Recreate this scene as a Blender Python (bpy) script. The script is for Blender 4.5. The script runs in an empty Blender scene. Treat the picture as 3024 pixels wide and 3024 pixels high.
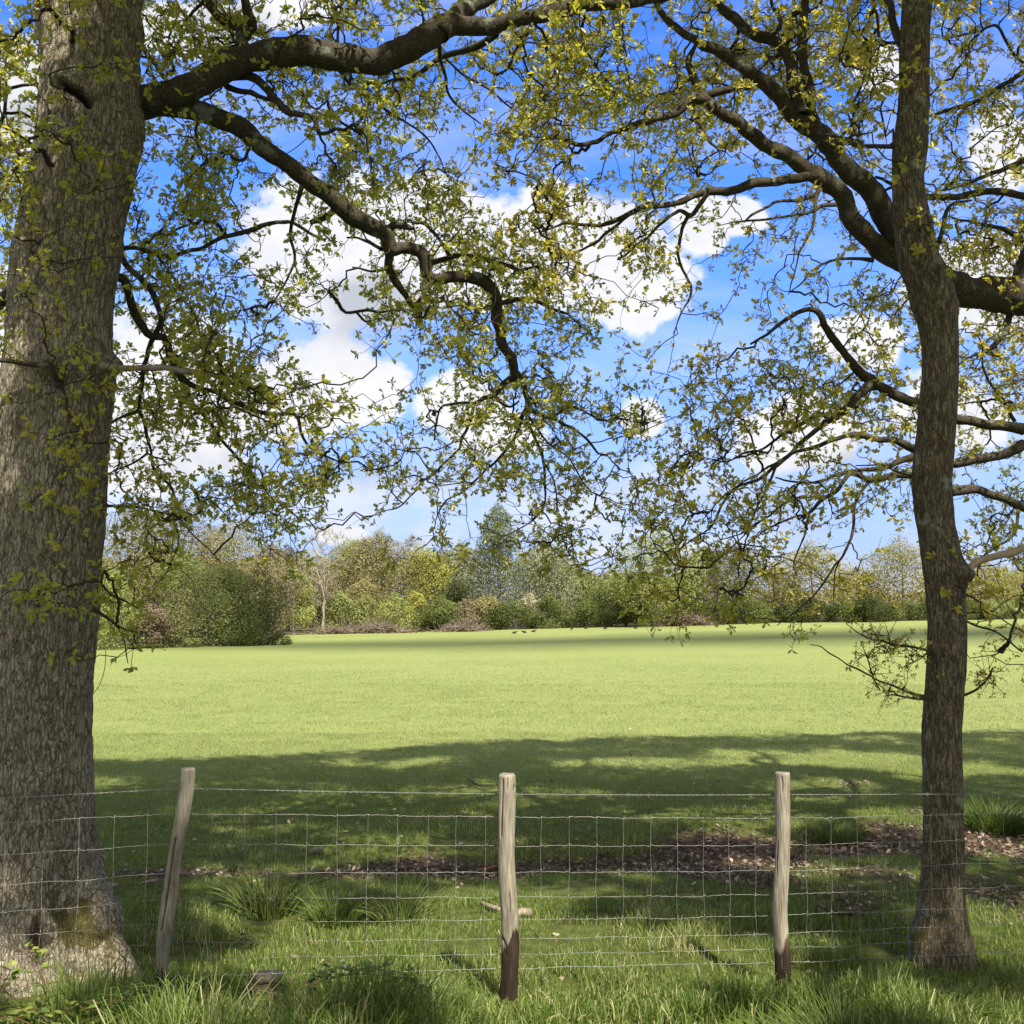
import bpy, bmesh, math, random
import numpy as np
from mathutils import Vector, Matrix
from mathutils.kdtree import KDTree

random.seed(7)
RNG = np.random.default_rng(11)
SC = bpy.context.scene
COL = SC.collection

# ------------------------------------------------------------------ camera
CZ = 2.02
PITCH = math.atan(0.1004)
cam_d = bpy.data.cameras.new("camera")
cam_d.sensor_width = 36.0
cam_d.lens = 36.0
cam_d.clip_start = 0.05
cam_d.clip_end = 6000.0
cam = bpy.data.objects.new("camera", cam_d)
cam.location = (0, 0, CZ)
cam.rotation_euler = (math.pi / 2 + PITCH, 0, 0)
COL.objects.link(cam)
SC.camera = cam

# ------------------------------------------------------------------ light
SUN_EL = math.radians(52.0)
SUN_AZ = math.radians(25.0)          # behind the camera, a little to the right
SUN_DIR = Vector((math.sin(SUN_AZ) * math.cos(SUN_EL), -math.cos(SUN_AZ) * math.cos(SUN_EL), math.sin(SUN_EL)))
sun_d = bpy.data.lights.new("sun", 'SUN')
sun_d.energy = 3.5
sun_d.angle = math.radians(0.53)
sun_d.color = (1.0, 0.93, 0.80)
sun = bpy.data.objects.new("sun", sun_d)
sun.rotation_euler = SUN_DIR.to_track_quat('Z', 'Y').to_euler()
sun.location = (3, -8, 20)
COL.objects.link(sun)

SC.view_settings.view_transform = 'Standard'
SC.view_settings.look = 'None'
SC.view_settings.exposure = 1.7
SC.view_settings.gamma = 1.0
SC.view_settings.use_curve_mapping = False
SC.cycles.max_bounces = 6
SC.cycles.diffuse_bounces = 3
SC.cycles.transmission_bounces = 4
SC.cycles.glossy_bounces = 2
SC.cycles.use_denoising = True

SP, CP = math.sin(PITCH), math.cos(PITCH)

def P(px, py, d):
    """point at distance d (metres, along the ground) seen at source pixel (px, py)"""
    px = np.asarray(px, float); py = np.asarray(py, float); d = np.asarray(d, float)
    cx = (px - 1512) / 3024.0; cy = (1512 - py) / 3024.0
    yc = CP - cy * SP
    k = d / yc
    return np.stack(np.broadcast_arrays(cx * k, d + 0 * cx, CZ + (cy * CP + SP) * k), axis=-1)

def PROJ(p):
    p = np.asarray(p, float)
    X, Y, Z = p[..., 0], p[..., 1], p[..., 2] - CZ
    f = Y * CP + Z * SP
    up = -Y * SP + Z * CP
    f = np.where(np.abs(f) < 1e-6, 1e-6, f)
    return 1512 + X / f * 3024, 1512 - up / f * 3024, f

def uv_dir(px, py):
    p = P(px * 3024 / 1932, py * 3024 / 1932, 1.0)
    return float(p[0]), float(p[2] - CZ)

# ------------------------------------------------------------------ world
world = bpy.data.worlds.new("World")
SC.world = world
world.use_nodes = True
NT = world.node_tree
NT.nodes.clear()

class NB:
    def __init__(self, nt): self.nt = nt
    def n(self, t, **kw):
        nd = self.nt.nodes.new(t)
        for k, v in kw.items(): setattr(nd, k, v)
        return nd
    def link(self, a, b): self.nt.links.new(a, b)
    def put(self, sock, v):
        if isinstance(v, bpy.types.NodeSocket): self.link(v, sock)
        else: sock.default_value = v
    def m(self, op, a, b=0.0, c=0.0, clamp=False):
        nd = self.n('ShaderNodeMath', operation=op, use_clamp=clamp)
        self.put(nd.inputs[0], a); self.put(nd.inputs[1], b); self.put(nd.inputs[2], c)
        return nd.outputs[0]
    def vm(self, op, a, b=(0, 0, 0), c=(0, 0, 0), out=0):
        nd = self.n('ShaderNodeVectorMath', operation=op)
        self.put(nd.inputs[0], a); self.put(nd.inputs[1], b)
        if op == 'MULTIPLY_ADD': self.put(nd.inputs[2], c)
        return nd.outputs[out]
    def mix(self, f, a, b, blend='MIX'):
        nd = self.n('ShaderNodeMix', data_type='RGBA', blend_type=blend)
        self.put(nd.inputs[0], f); self.put(nd.inputs[6], a); self.put(nd.inputs[7], b)
        return nd.outputs[2]
    def noise(self, vec, scale, detail=4, rough=0.5, dist=0.0, col=False):
        nd = self.n('ShaderNodeTexNoise')
        if vec is not None: self.link(vec, nd.inputs['Vector'])
        nd.inputs['Scale'].default_value = scale; nd.inputs['Detail'].default_value = detail
        nd.inputs['Roughness'].default_value = rough; nd.inputs['Distortion'].default_value = dist
        return nd.outputs['Color' if col else 'Fac']
    def ramp(self, fac, stops, interp='LINEAR'):
        nd = self.n('ShaderNodeValToRGB')
        cr = nd.color_ramp; cr.interpolation = interp
        while len(cr.elements) < len(stops): cr.elements.new(0.5)
        for e, (p, c) in zip(cr.elements, stops):
            e.position = p; e.color = (c[0], c[1], c[2], 1) if len(c) == 3 else c
        self.put(nd.inputs[0], fac)
        return nd.outputs[0]
    def smooth(self, x, lo, hi):
        nd = self.n('ShaderNodeMapRange', interpolation_type='SMOOTHSTEP')
        self.put(nd.inputs[0], x); nd.inputs[1].default_value = lo; nd.inputs[2].default_value = hi
        return nd.outputs[0]

w = NB(NT)
sky = w.n('ShaderNodeTexSky', sky_type='NISHITA', sun_disc=False)
sky.sun_elevation = SUN_EL
sky.sun_rotation = math.pi - SUN_AZ
sky.air_density = 1.0; sky.dust_density = 0.6; sky.ozone_density = 2.2
SKY_STR = 0.15
tc = w.n('ShaderNodeTexCoord')
sepd = w.n('ShaderNodeSeparateXYZ'); w.link(tc.outputs['Generated'], sepd.inputs[0])
ay = w.m('MAXIMUM', w.m('ABSOLUTE', sepd.outputs[1]), 0.02)
cu = w.m('DIVIDE', sepd.outputs[0], ay); cv = w.m('DIVIDE', sepd.outputs[2], ay)
cmb = w.n('ShaderNodeCombineXYZ'); w.link(cu, cmb.inputs[0]); w.link(cv, cmb.inputs[1]); w.link(sepd.outputs[1], cmb.inputs[2])
uv0 = cmb.outputs[0]
n1 = w.noise(uv0, 6.5, 7, 0.58)
n2 = w.noise(w.vm('MULTIPLY', uv0, (1.0, 2.6, 1.0)), 5.0, 6, 0.6)
n4 = w.noise(uv0, 26.0, 5, 0.6)
n3 = w.noise(w.vm('ADD', uv0, (3.3, 1.7, 0.4)), 14.0, 5, 0.55)
# cumulus heads by compass direction and height above the horizon: (x, y, half width, half height)
BLOBS = [(600, 735, 190, 115), (690, 740, 110, 85), (870, 765, 120, 85), (940, 820, 120, 60),
         (760, 480, 320, 165), (780, 385, 100, 70), (1040, 470, 240, 140), (1040, 385, 90, 65), (1180, 520, 130, 120),
         (560, 470, 120, 170), (1320, 420, 60, 70), (1400, 410, 60, 40), (1215, 790, 60, 50),
         (30, 170, 110, 150), (350, 60, 170, 75), (560, 20, 140, 50), (300, 760, 200, 200), (40, 640, 140, 150),
         (1880, 540, 170, 120), (1660, 130, 60, 60), (1890, 290, 70, 110), (1620, 640, 90, 60), (1500, 830, 150, 80), (1800, 780, 120, 90), (640, 1010, 60, 22)]
mx = None
for (bx, by, rx, ry) in BLOBS:
    u, v = uv_dir(bx, by); sx, sy = 1932.0 / (rx * 0.95), 1932.0 / (ry * 0.95)
    L = w.vm('LENGTH', w.vm('MULTIPLY_ADD', uv0, (sx, sy, 0), (-u * sx, -v * sy, 0)), out=1)
    b = w.m('SUBTRACT', 1.0, L)
    mx = b if mx is None else w.m('SMOOTH_MAX', mx, b, 0.12)
front = w.smooth(sepd.outputs[1], 0.0, 0.15)
mxf = w.m('ADD', w.m('MULTIPLY', mx, front), w.m('MULTIPLY', w.m('SUBTRACT', 1.0, front), -0.25))
mxf = w.m('MAXIMUM', mxf, -0.75)
# overhead and behind the viewer the sky gets added fill light for the shade, drawn as broken white cloud
over = w.m('MAXIMUM', w.smooth(cv, 0.80, 1.15), w.m('SUBTRACT', 1.0, front))
mxf = w.m('ADD', w.m('MULTIPLY', mxf, w.m('SUBTRACT', 1.0, over)), w.m('MULTIPLY', over, 0.30))
den = w.m('ADD', w.m('ADD', mxf, w.m('MULTIPLY', w.m('SUBTRACT', n1, 0.5), 1.6)), w.m('MULTIPLY', w.m('SUBTRACT', n4, 0.5), 0.7))
cov = w.m('MULTIPLY', w.smooth(den, -0.10, 0.22), 0.97)
wisp = w.m('MULTIPLY', w.smooth(n2, 0.40, 0.70), 0.75)
lowz = w.m('SUBTRACT', 1.0, w.smooth(cv, 0.02, 0.33))
wisp = w.m('MULTIPLY', wisp, w.m('ADD', 0.35, w.m('MULTIPLY', lowz, 0.85)), clamp=True)
cover = w.m('MAXIMUM', cov, wisp)
# grey bases of the thicker clouds
GREY = [(770, 600, 150, 60), (700, 560, 130, 60), (420, 60, 120, 60), (620, 880, 260, 50), (1500, 960, 300, 60), (1700, 900, 200, 60), (980, 900, 180, 50), (60, 220, 80, 50)]
gx = None
for (bx, by, rx, ry) in GREY:
    u, v = uv_dir(bx, by); sx, sy = 1932.0 / rx, 1932.0 / ry
    L = w.vm('LENGTH', w.vm('MULTIPLY_ADD', uv0, (sx, sy, 0), (-u * sx, -v * sy, 0)), out=1)
    b = w.m('SUBTRACT', 1.0, L)
    gx = b if gx is None else w.m('MAXIMUM', gx, b)
gx = w.m('MULTIPLY', w.smooth(w.m('ADD', gx, w.m('SUBTRACT', n3, 0.5)), -0.35, 0.9), 1.0)
gx = w.m('ADD', gx, w.m('MULTIPLY', w.smooth(w.m('ADD', w.m('MULTIPLY', n3, 0.6), w.m('MULTIPLY', n2, 0.4)), 0.40, 0.70), 0.42), clamp=True)
CW = 2.12
ccol = w.mix(gx, (CW, CW * 1.0, CW * 1.02, 1), (CW * 0.58, CW * 0.61, CW * 0.66, 1))
hs = w.n('ShaderNodeHueSaturation'); hs.inputs['Saturation'].default_value = 1.12; hs.inputs['Value'].default_value = 1.0
w.link(w.mix(1.0, sky.outputs[0], (0.41, 0.47, 0.735, 1), 'MULTIPLY'), hs.inputs['Color'])
skyc = w.mix(w.m('MULTIPLY', w.m('SUBTRACT', 1.0, w.smooth(cv, -0.02, 0.44)), 0.82), hs.outputs[0], (0.84, 1.03, 1.58, 1))
fin = w.mix(cover, skyc, ccol)
bg = w.n('ShaderNodeBackground'); w.link(fin, bg.inputs[0]); bg.inputs[1].default_value = SKY_STR
wo = w.n('ShaderNodeOutputWorld'); w.link(bg.outputs[0], wo.inputs[0])

# ------------------------------------------------------------------ helpers
def tag(o, label=None, cat=None, group=None, kind=None):
    if label: o["label"] = label
    if cat: o["category"] = cat
    if group: o["group"] = group
    if kind: o["kind"] = kind
    return o

def empty(name, loc=(0, 0, 0)):
    o = bpy.data.objects.new(name, None)
    o.location = loc; o.empty_display_size = 0.2
    COL.objects.link(o)
    return o

class Geo:
    """collects vertices and faces (numpy) and links them as one mesh object"""
    def __init__(self):
        self.V = []; self.T = []; self.F = []; self.n = 0
    def add(self, V, faces, tint=0.5, mat=0):
        V = np.asarray(V, float).reshape(-1, 3)
        t = np.broadcast_to(np.asarray(tint, float), (len(V),))
        self.V.append(V); self.T.append(t)
        for f in (faces if isinstance(faces, list) else [faces]):
            f = np.asarray(f, int)
            if len(f): self.F.append((f + self.n, mat))
        self.n += len(V)
    def build(self, name, mats, parent=None, smooth=True, origin=None, attrs=None):
        V = np.concatenate(self.V); T = np.concatenate(self.T)
        if origin is not None: V = V - np.asarray(origin, float)
        elif parent is not None: V = V - np.asarray(WLOC[parent.name], float)
        me = bpy.data.meshes.new(name)
        me.vertices.add(len(V)); me.vertices.foreach_set('co', V.astype(np.float32).ravel())
        nl = sum(f.size for f, _ in self.F); nf = sum(len(f) for f, _ in self.F)
        me.loops.add(nl); me.polygons.add(nf)
        me.loops.foreach_set('vertex_index', np.concatenate([f.ravel() for f, _ in self.F]).astype(np.int32))
        tot = np.concatenate([np.full(len(f), f.shape[1]) for f, _ in self.F])
        st = np.concatenate([[0], np.cumsum(tot)[:-1]])
        me.polygons.foreach_set('loop_start', st.astype(np.int32))
        me.polygons.foreach_set('loop_total', tot.astype(np.int32))
        me.polygons.foreach_set('material_index', np.concatenate([np.full(len(f), m) for f, m in self.F]).astype(np.int32))
        me.polygons.foreach_set('use_smooth', np.full(nf, smooth))
        me.update(calc_edges=True)
        a = me.attributes.new('tint', 'FLOAT', 'POINT'); a.data.foreach_set('value', T.astype(np.float32))
        for k, v in (attrs or {}).items():
            a = me.attributes.new(k, 'FLOAT', 'POINT'); a.data.foreach_set('value', np.asarray(v, np.float32))
        for m in (mats if isinstance(mats, (list, tuple)) else [mats]): me.materials.append(m)
        o = bpy.data.objects.new(name, me); COL.objects.link(o)
        if origin is not None: o.location = origin
        if parent is not None:
            o.parent = parent
            WLOC[o.name] = WLOC[parent.name]
        else: WLOC[o.name] = tuple(o.location)
        return o
WLOC = {}
def thing(name, loc, label, cat, group=None):
    o = empty(name, tuple(float(v) for v in loc)); WLOC[o.name] = tuple(o.location)
    bpy.context.view_layer.update()
    return tag(o, label, cat, group)

_perm = RNG.permutation(256)
_perm = np.concatenate([_perm, _perm, _perm])
_val = RNG.random(256)
def noise3(p):
    """value noise, p (...,3) -> 0..1"""
    p = np.asarray(p, float)
    i = np.floor(p).astype(int); f = p - i; f = f * f * (3 - 2 * f); i = i & 255
    def h(a, b, c): return _val[_perm[_perm[_perm[a & 255] + (b & 255)] + (c & 255)] & 255]
    x, y, z = i[..., 0], i[..., 1], i[..., 2]; u, v, t = f[..., 0], f[..., 1], f[..., 2]
    r = 0
    for dx in (0, 1):
        for dy in (0, 1):
            for dz in (0, 1):
                r = r + h(x + dx, y + dy, z + dz) * (u if dx else 1 - u) * (v if dy else 1 - v) * (t if dz else 1 - t)
    return r
def fbm(p, oct=4, gain=0.5):
    p = np.asarray(p, float); s = 0; a = 1; tot = 0
    for k in range(oct):
        s = s + a * noise3(p * 2 ** k + 17.3 * k); tot += a; a *= gain
    return s / tot
def n2d(x, y, sc, oct=3, seed=0.0):
    x, y = np.broadcast_arrays(np.asarray(x, float), np.asarray(y, float))
    return fbm(np.stack([x * sc + 100 + seed, y * sc + 100 - seed, np.full(x.shape, 3.7 + seed)], -1), oct)
def sstep(x, a, b):
    t = np.clip((np.asarray(x, float) - a) / (b - a), 0, 1); return t * t * (3 - 2 * t)
def unit(v):
    return v / np.maximum(np.linalg.norm(v, axis=-1, keepdims=True), 1e-9)
def rvec(n):
    return unit(RNG.normal(size=(n, 3)))

def grid_faces(nr, nc, wrap=False):
    r = np.arange(nr - 1)[:, None]; c = np.arange(nc if wrap else nc - 1)[None, :]
    a = r * nc + c; b = r * nc + (c + 1) % nc
    return np.stack([a, b, b + nc, a + nc], -1).reshape(-1, 4)

def tube(pts, rad, sides=10, rough=0.0, rs=9.0, cap=True):
    """one smooth tube along a polyline (parallel transport)"""
    pts = np.asarray(pts, float); rad = np.asarray(rad, float); m = len(pts)
    T = unit(np.gradient(pts, axis=0))
    ref = np.array([0.0, 0, 1]) if abs(T[0][2]) < 0.8 else np.array([1.0, 0, 0])
    U = np.zeros_like(pts); u = unit(ref - T[0] * ref.dot(T[0])); U[0] = u
    for i in range(1, m):
        u = u - T[i] * u.dot(T[i]); u = u / max(np.linalg.norm(u), 1e-9); U[i] = u
    W = np.cross(T, U)
    a = np.arange(sides) / sides * 2 * np.pi
    D = U[:, None] * np.cos(a)[None, :, None] + W[:, None] * np.sin(a)[None, :, None]
    R = np.broadcast_to(rad[:, None], (m, sides)).copy()
    if rough:
        q = pts[:, None] + D * rad[:, None, None]
        R *= 1 + rough * (fbm(q * rs + 50, 3) - 0.5) * 2
    V = (pts[:, None] + D * R[..., None]).reshape(-1, 3)
    F = [grid_faces(m, sides, True)]
    if cap:
        V = np.concatenate([V, pts[-1:] + T[-1:] * rad[-1] * 0.4])
        k = (m - 1) * sides; i = np.arange(sides)
        F.append(np.stack([k + i, k + (i + 1) % sides, np.full(sides, m * sides)], -1))
    return V, F

def tubes(PT, R, sides=4):
    """many tubes with the same number of points: PT (N,m,3), R (N,m)"""
    N, m, _ = PT.shape
    T = unit(np.gradient(PT, axis=1))
    mean = unit(PT[:, -1] - PT[:, 0])
    ref = np.where(np.abs(mean[:, 2:3]) < 0.8, np.array([[0, 0, 1.0]]), np.array([[1.0, 0, 0]]))[:, None, :]
    U = unit(ref - T * (ref * T).sum(-1, keepdims=True)); W = np.cross(T, U)
    a = np.arange(sides) / sides * 2 * np.pi + 0.3
    V = PT[:, :, None] + (U[:, :, None] * np.cos(a)[None, None, :, None] + W[:, :, None] * np.sin(a)[None, None, :, None]) * R[:, :, None, None]
    g = grid_faces(m, sides, True)
    F = (g[None] + (np.arange(N) * m * sides)[:, None, None]).reshape(-1, 4)
    return V.reshape(-1, 3), F

def catmull(pts, step):
    pts = np.asarray(pts, float)
    if len(pts) < 3:
        n = max(2, int(np.linalg.norm(pts[-1][:3] - pts[0][:3]) / step)); t = np.linspace(0, 1, n + 1)[:, None]
        return pts[0] + (pts[-1] - pts[0]) * t
    q = np.concatenate([[2 * pts[0] - pts[1]], pts, [2 * pts[-1] - pts[-2]]])
    out = []
    for i in range(1, len(q) - 2):
        n = max(2, int(np.linalg.norm(q[i + 1][:3] - q[i][:3]) / step))
        t = np.linspace(0, 1, n, endpoint=False)[:, None]
        a, b, c, d = q[i - 1], q[i], q[i + 1], q[i + 2]
        out.append(0.5 * (2 * b + (c - a) * t + (2 * a - 5 * b + 4 * c - d) * t ** 2 + (3 * b - a - 3 * c + d) * t ** 3))
    out.append(q[-2][None])
    return np.concatenate(out)

# ------------------------------------------------------------------ materials
def mat(name):
    m = bpy.data.materials.new(name); m.use_nodes = True
    m.node_tree.nodes.clear()
    b = NB(m.node_tree); out = b.n('ShaderNodeOutputMaterial')
    return m, b, out
def attr(b, name):
    a = b.n('ShaderNodeAttribute'); a.attribute_name = name; return a.outputs['Fac']
def objco(b):
    return b.n('ShaderNodeTexCoord').outputs['Object']
def principled(b, out, col, rough=0.8, metal=0.0, spec=0.3, bump=None, bdist=0.01, bstr=1.0):
    p = b.n('ShaderNodeBsdfPrincipled')
    b.put(p.inputs['Base Color'], col); b.put(p.inputs['Roughness'], rough)
    p.inputs['Metallic'].default_value = metal; p.inputs['Specular IOR Level'].default_value = spec
    if bump is not None:
        bn = b.n('ShaderNodeBump'); bn.inputs['Strength'].default_value = bstr; bn.inputs['Distance'].default_value = bdist
        b.link(bump, bn.inputs['Height']); b.link(bn.outputs[0], p.inputs['Normal'])
    b.link(p.outputs[0], out.inputs[0]); return p

def leaf_mat(name, stops, trans=0.5, tgain=(1.5, 1.45, 0.7), gloss=0.04, rough=0.45):
    m, b, out = mat(name)
    c = b.ramp(attr(b, 'tint'), stops)
    d = b.n('ShaderNodeBsdfDiffuse'); b.link(c, d.inputs[0])
    t = b.n('ShaderNodeBsdfTranslucent'); b.link(b.mix(1.0, c, (*tgain, 1), 'MULTIPLY'), t.inputs[0])
    mx = b.n('ShaderNodeMixShader'); mx.inputs[0].default_value = trans
    b.link(d.outputs[0], mx.inputs[1]); b.link(t.outputs[0], mx.inputs[2])
    res = mx.outputs[0]
    if gloss:
        g = b.n('ShaderNodeBsdfGlossy'); g.inputs['Roughness'].default_value = rough
        m2 = b.n('ShaderNodeMixShader'); m2.inputs[0].default_value = gloss
        b.link(res, m2.inputs[1]); b.link(g.outputs[0], m2.inputs[2]); res = m2.outputs[0]
    b.link(res, out.inputs[0])
    return m

M_OAKLEAF = leaf_mat("oak_leaf", [(0.0, (0.16, 0.19, 0.036)), (0.45, (0.255, 0.265, 0.048)), (0.8, (0.34, 0.31, 0.056)), (1.0, (0.28, 0.20, 0.058))], 0.62, (2.0, 1.85, 0.8))
M_GRASS = leaf_mat("grass_blade", [(0.0, (0.060, 0.105, 0.016)), (0.4, (0.135, 0.19, 0.032)), (0.75, (0.178, 0.218, 0.066)), (0.88, (0.232, 0.25, 0.095)), (1.0, (0.44, 0.38, 0.20))], 0.38, (1.2, 1.25, 0.8), 0.03, 0.5)
M_BRAMBLE = leaf_mat("bramble_leaf", [(0.0, (0.04, 0.075, 0.016)), (0.6, (0.12, 0.17, 0.03)), (1.0, (0.24, 0.27, 0.06))], 0.35, (1.2, 1.2, 0.7), 0.05)
M_LITTER = leaf_mat("dead_leaf", [(0.0, (0.04, 0.027, 0.017)), (0.45, (0.12, 0.083, 0.055)), (0.8, (0.24, 0.18, 0.13)), (1.0, (0.40, 0.32, 0.25))], 0.12, (1, 1, 1), 0.05, 0.5)

def bark_mat(name, c_dark, c_mid, c_light, fx=34.0, fz=12.0, crack=0.16, bd=0.012, moss=True, lichen=0.0):
    m, b, out = mat(name)
    co = objco(b)
    warp = b.vm('SCALE', b.vm('SUBTRACT', b.noise(co, 9.0, 3, col=True), (0.5, 0.5, 0.5)), out=0)
    warp.node.inputs[3].default_value = 0.05
    warp2 = b.vm('SCALE', b.vm('SUBTRACT', b.noise(co, 45.0, 2, col=True), (0.5, 0.5, 0.5)), out=0); warp2.node.inputs[3].default_value = 0.016
    cw = b.vm('ADD', b.vm('ADD', co, warp), warp2)
    st = b.vm('MULTIPLY', cw, (fx, fx, fz))
    vo = b.n('ShaderNodeTexVoronoi', feature='DISTANCE_TO_EDGE'); b.link(st, vo.inputs['Vector']); vo.inputs['Scale'].default_value = 1.0
    vc = b.n('ShaderNodeTexVoronoi', feature='F1'); b.link(st, vc.inputs['Vector']); vc.inputs['Scale'].default_value = 1.0
    edge = b.smooth(vo.outputs['Distance'], 0.0, crack)
    st2 = b.vm('MULTIPLY', b.vm('ADD', cw, (3.1, 1.2, 0.7)), (fx * 0.45, fx * 0.45, fz * 0.28))
    v2 = b.n('ShaderNodeTexVoronoi', feature='DISTANCE_TO_EDGE'); b.link(st2, v2.inputs['Vector']); v2.inputs['Scale'].default_value = 1.0
    fur = b.smooth(v2.outputs['Distance'], 0.0, crack * 1.3)
    fine = b.noise(b.vm('MULTIPLY', co, (3.0, 3.0, 1.0)), 40.0, 5, 0.65)
    big = b.noise(co, 2.3, 4, 0.6)
    cell = b.n('ShaderNodeSeparateColor'); b.link(vc.outputs['Color'], cell.inputs[0])
    f = b.m('ADD', b.m('MULTIPLY', cell.outputs[0], 0.35), b.m('ADD', b.m('MULTIPLY', fine, 0.5), b.m('MULTIPLY', big, 0.35)))
    col = b.ramp(f, [(0.25, c_dark), (0.55, c_mid), (0.85, c_light)])
    ck = b.m('MULTIPLY', b.m('SUBTRACT', 1.0, edge), b.smooth(b.noise(co, 14.0, 4, 0.6), 0.30, 0.66))
    ck = b.m('MAXIMUM', b.m('MULTIPLY', ck, 0.8), b.m('MULTIPLY', b.m('SUBTRACT', 1.0, fur), 0.8 if moss and fx < 120 else 0.35))
    col = b.mix(ck, col, (c_dark[0] * 0.35, c_dark[1] * 0.32, c_dark[2] * 0.28, 1))
    if lichen:
        lf = b.smooth(b.noise(co, 6.0, 5, 0.65), 0.62 - lichen, 0.70 - lichen)
        col = b.mix(b.m('MULTIPLY', lf, 0.65), col, b.ramp(fine, [(0.3, (0.13, 0.15, 0.11)), (0.7, (0.30, 0.33, 0.27))]))
    if moss:
        gf = b.smooth(b.m('ADD', b.m('SUBTRACT', b.m('MULTIPLY', b.noise(co, 9.0, 6, 0.7), 2.2), 0.75), b.m('MULTIPLY', attr(b, 'moss'), 0.8)), 0.78, 0.98)
        col = b.mix(b.m('MULTIPLY', gf, 0.9), col, b.ramp(fine, [(0.3, (0.028, 0.026, 0.008)), (0.6, (0.085, 0.075, 0.02)), (0.8, (0.17, 0.14, 0.045))]))
        col = b.mix(attr(b, 'scar'), col, (0.018, 0.010, 0.006, 1))
    h = b.m('ADD', b.m('MULTIPLY', b.m('ADD', b.m('MULTIPLY', edge, 0.45), b.m('MULTIPLY', fur, 0.5)), 0.8), b.m('ADD', b.m('MULTIPLY', fine, 0.45), b.m('MULTIPLY', cell.outputs[1], 0.25)))
    principled(b, out, col, 0.92, 0, 0.12, h, bd, 1.0)
    return m
M_BARK = bark_mat("oak_bark", (0.12, 0.102, 0.068), (0.235, 0.206, 0.146), (0.39, 0.35, 0.265), 96, 26, 0.12, 0.006)
M_BARK_T = bark_mat("young_bark", (0.075, 0.062, 0.038), (0.148, 0.122, 0.076), (0.26, 0.22, 0.15), 110, 20, 0.2, 0.004, True, 0.03)
M_BRANCH = bark_mat("branch_bark", (0.028, 0.023, 0.015), (0.060, 0.051, 0.034), (0.118, 0.106, 0.075), 130, 95, 0.10, 0.005, True, 0.04)
def plain_mat(name, c1, c2, scale=20, rough=0.85, bump=0.004, metal=0.0, spec=0.2, stretch=(1, 1, 1)):
    m, b, out = mat(name)
    n = b.noise(b.vm('MULTIPLY', objco(b), stretch), scale, 5, 0.6)
    principled(b, out, b.ramp(n, [(0.3, c1), (0.7, c2)]), rough, metal, spec, n, bump)
    return m
M_TWIG = plain_mat("twig_bark", (0.022, 0.018, 0.011), (0.050, 0.040, 0.026), 30)
M_DEADWOOD = plain_mat("dead_wood", (0.09, 0.07, 0.05), (0.30, 0.25, 0.19), 25, stretch=(1, 1, 0.3))
M_PALEBRANCH = plain_mat("pale_branch", (0.24, 0.17, 0.11), (0.42, 0.32, 0.23), 25)
M_WIRE = plain_mat("galvanised_wire", (0.14, 0.14, 0.125), (0.31, 0.305, 0.28), 15, 0.5, 0.0005, 0.45, 0.5)
# ------------------------------------------------------------------ terrain
_GU = np.array([-0.75, -0.414, -0.22, -0.207, -0.036, 0.095, 0.25, 0.40, 0.50, 0.8])
_GZ = np.array([0.0, 0.02, 0.05, 0.10, 0.50, 1.05, 1.50, 1.85, 2.10, 2.4])
def gz(x, y):
    """height of the ground"""
    x = np.asarray(x, float); y = np.asarray(y, float)
    u = x / np.maximum(y, 3.0)
    far = np.interp(u, _GU, _GZ) * sstep(y, 22, 150) / 0.93 * 1.0
    near = 0.40 * np.clip((5.2 - y) / 5.2, 0, 1.6)
    ditch = -0.10 * np.exp(-((y - litter_y(x)) / 0.55) ** 2) * sstep(x, -2.5, 0.0)
    micro = (n2d(x, y, 1.1, 3) - 0.5) * 0.10 * (1 - sstep(y, 20, 45)) + (n2d(x, y, 0.2, 2, 5.0) - 0.5) * 0.12 * sstep(y, 8, 15)
    side = -0.03 * x * (1 - sstep(y, 4, 9)) * 0.5
    return far + near + ditch + micro + side
def litter_y(x):
    return np.interp(x, [-3, -1.7, 0, 1.5, 3, 6], [8.25, 8.3, 8.75, 9.0, 9.5, 9.75])
def litter(x, y):
    """0..1 how much of the ground is bare with dead leaves"""
    w_ = np.interp(x, [-3.5, -1.7, -0.5, 0.6, 1.6, 3.0, 7], [0.0, 0.22, 0.28, 0.40, 0.75, 0.75, 0.8])
    a = np.exp(-((y - litter_y(x)) / np.maximum(w_, 0.05)) ** 2) * (w_ > 0.05)
    n = n2d(x, y, 1.1, 5, 2.0)
    r = np.clip((a * 1.25 + (n - 0.5) * 2.6 - 0.30) * 2.0, 0, 1) * (a > 0.02)
    patch = np.clip((n2d(x, y, 0.8, 4, 9.0) - 0.575) * 9, 0, 1) * sstep(y, 6.2, 7.5) * (1 - sstep(y, 11.5, 14.0)) * 0.75 * sstep(x, 0.2, 1.2)
    corner = np.exp(-(((x - 2.25) / 0.42) ** 2 + ((y - 4.95) / 0.32) ** 2)) * np.clip((n2d(x, y, 3.0, 3, 4.0) - 0.25) * 3, 0, 1)
    return np.clip(np.maximum(np.maximum(r, patch), corner), 0, 1)

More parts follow.
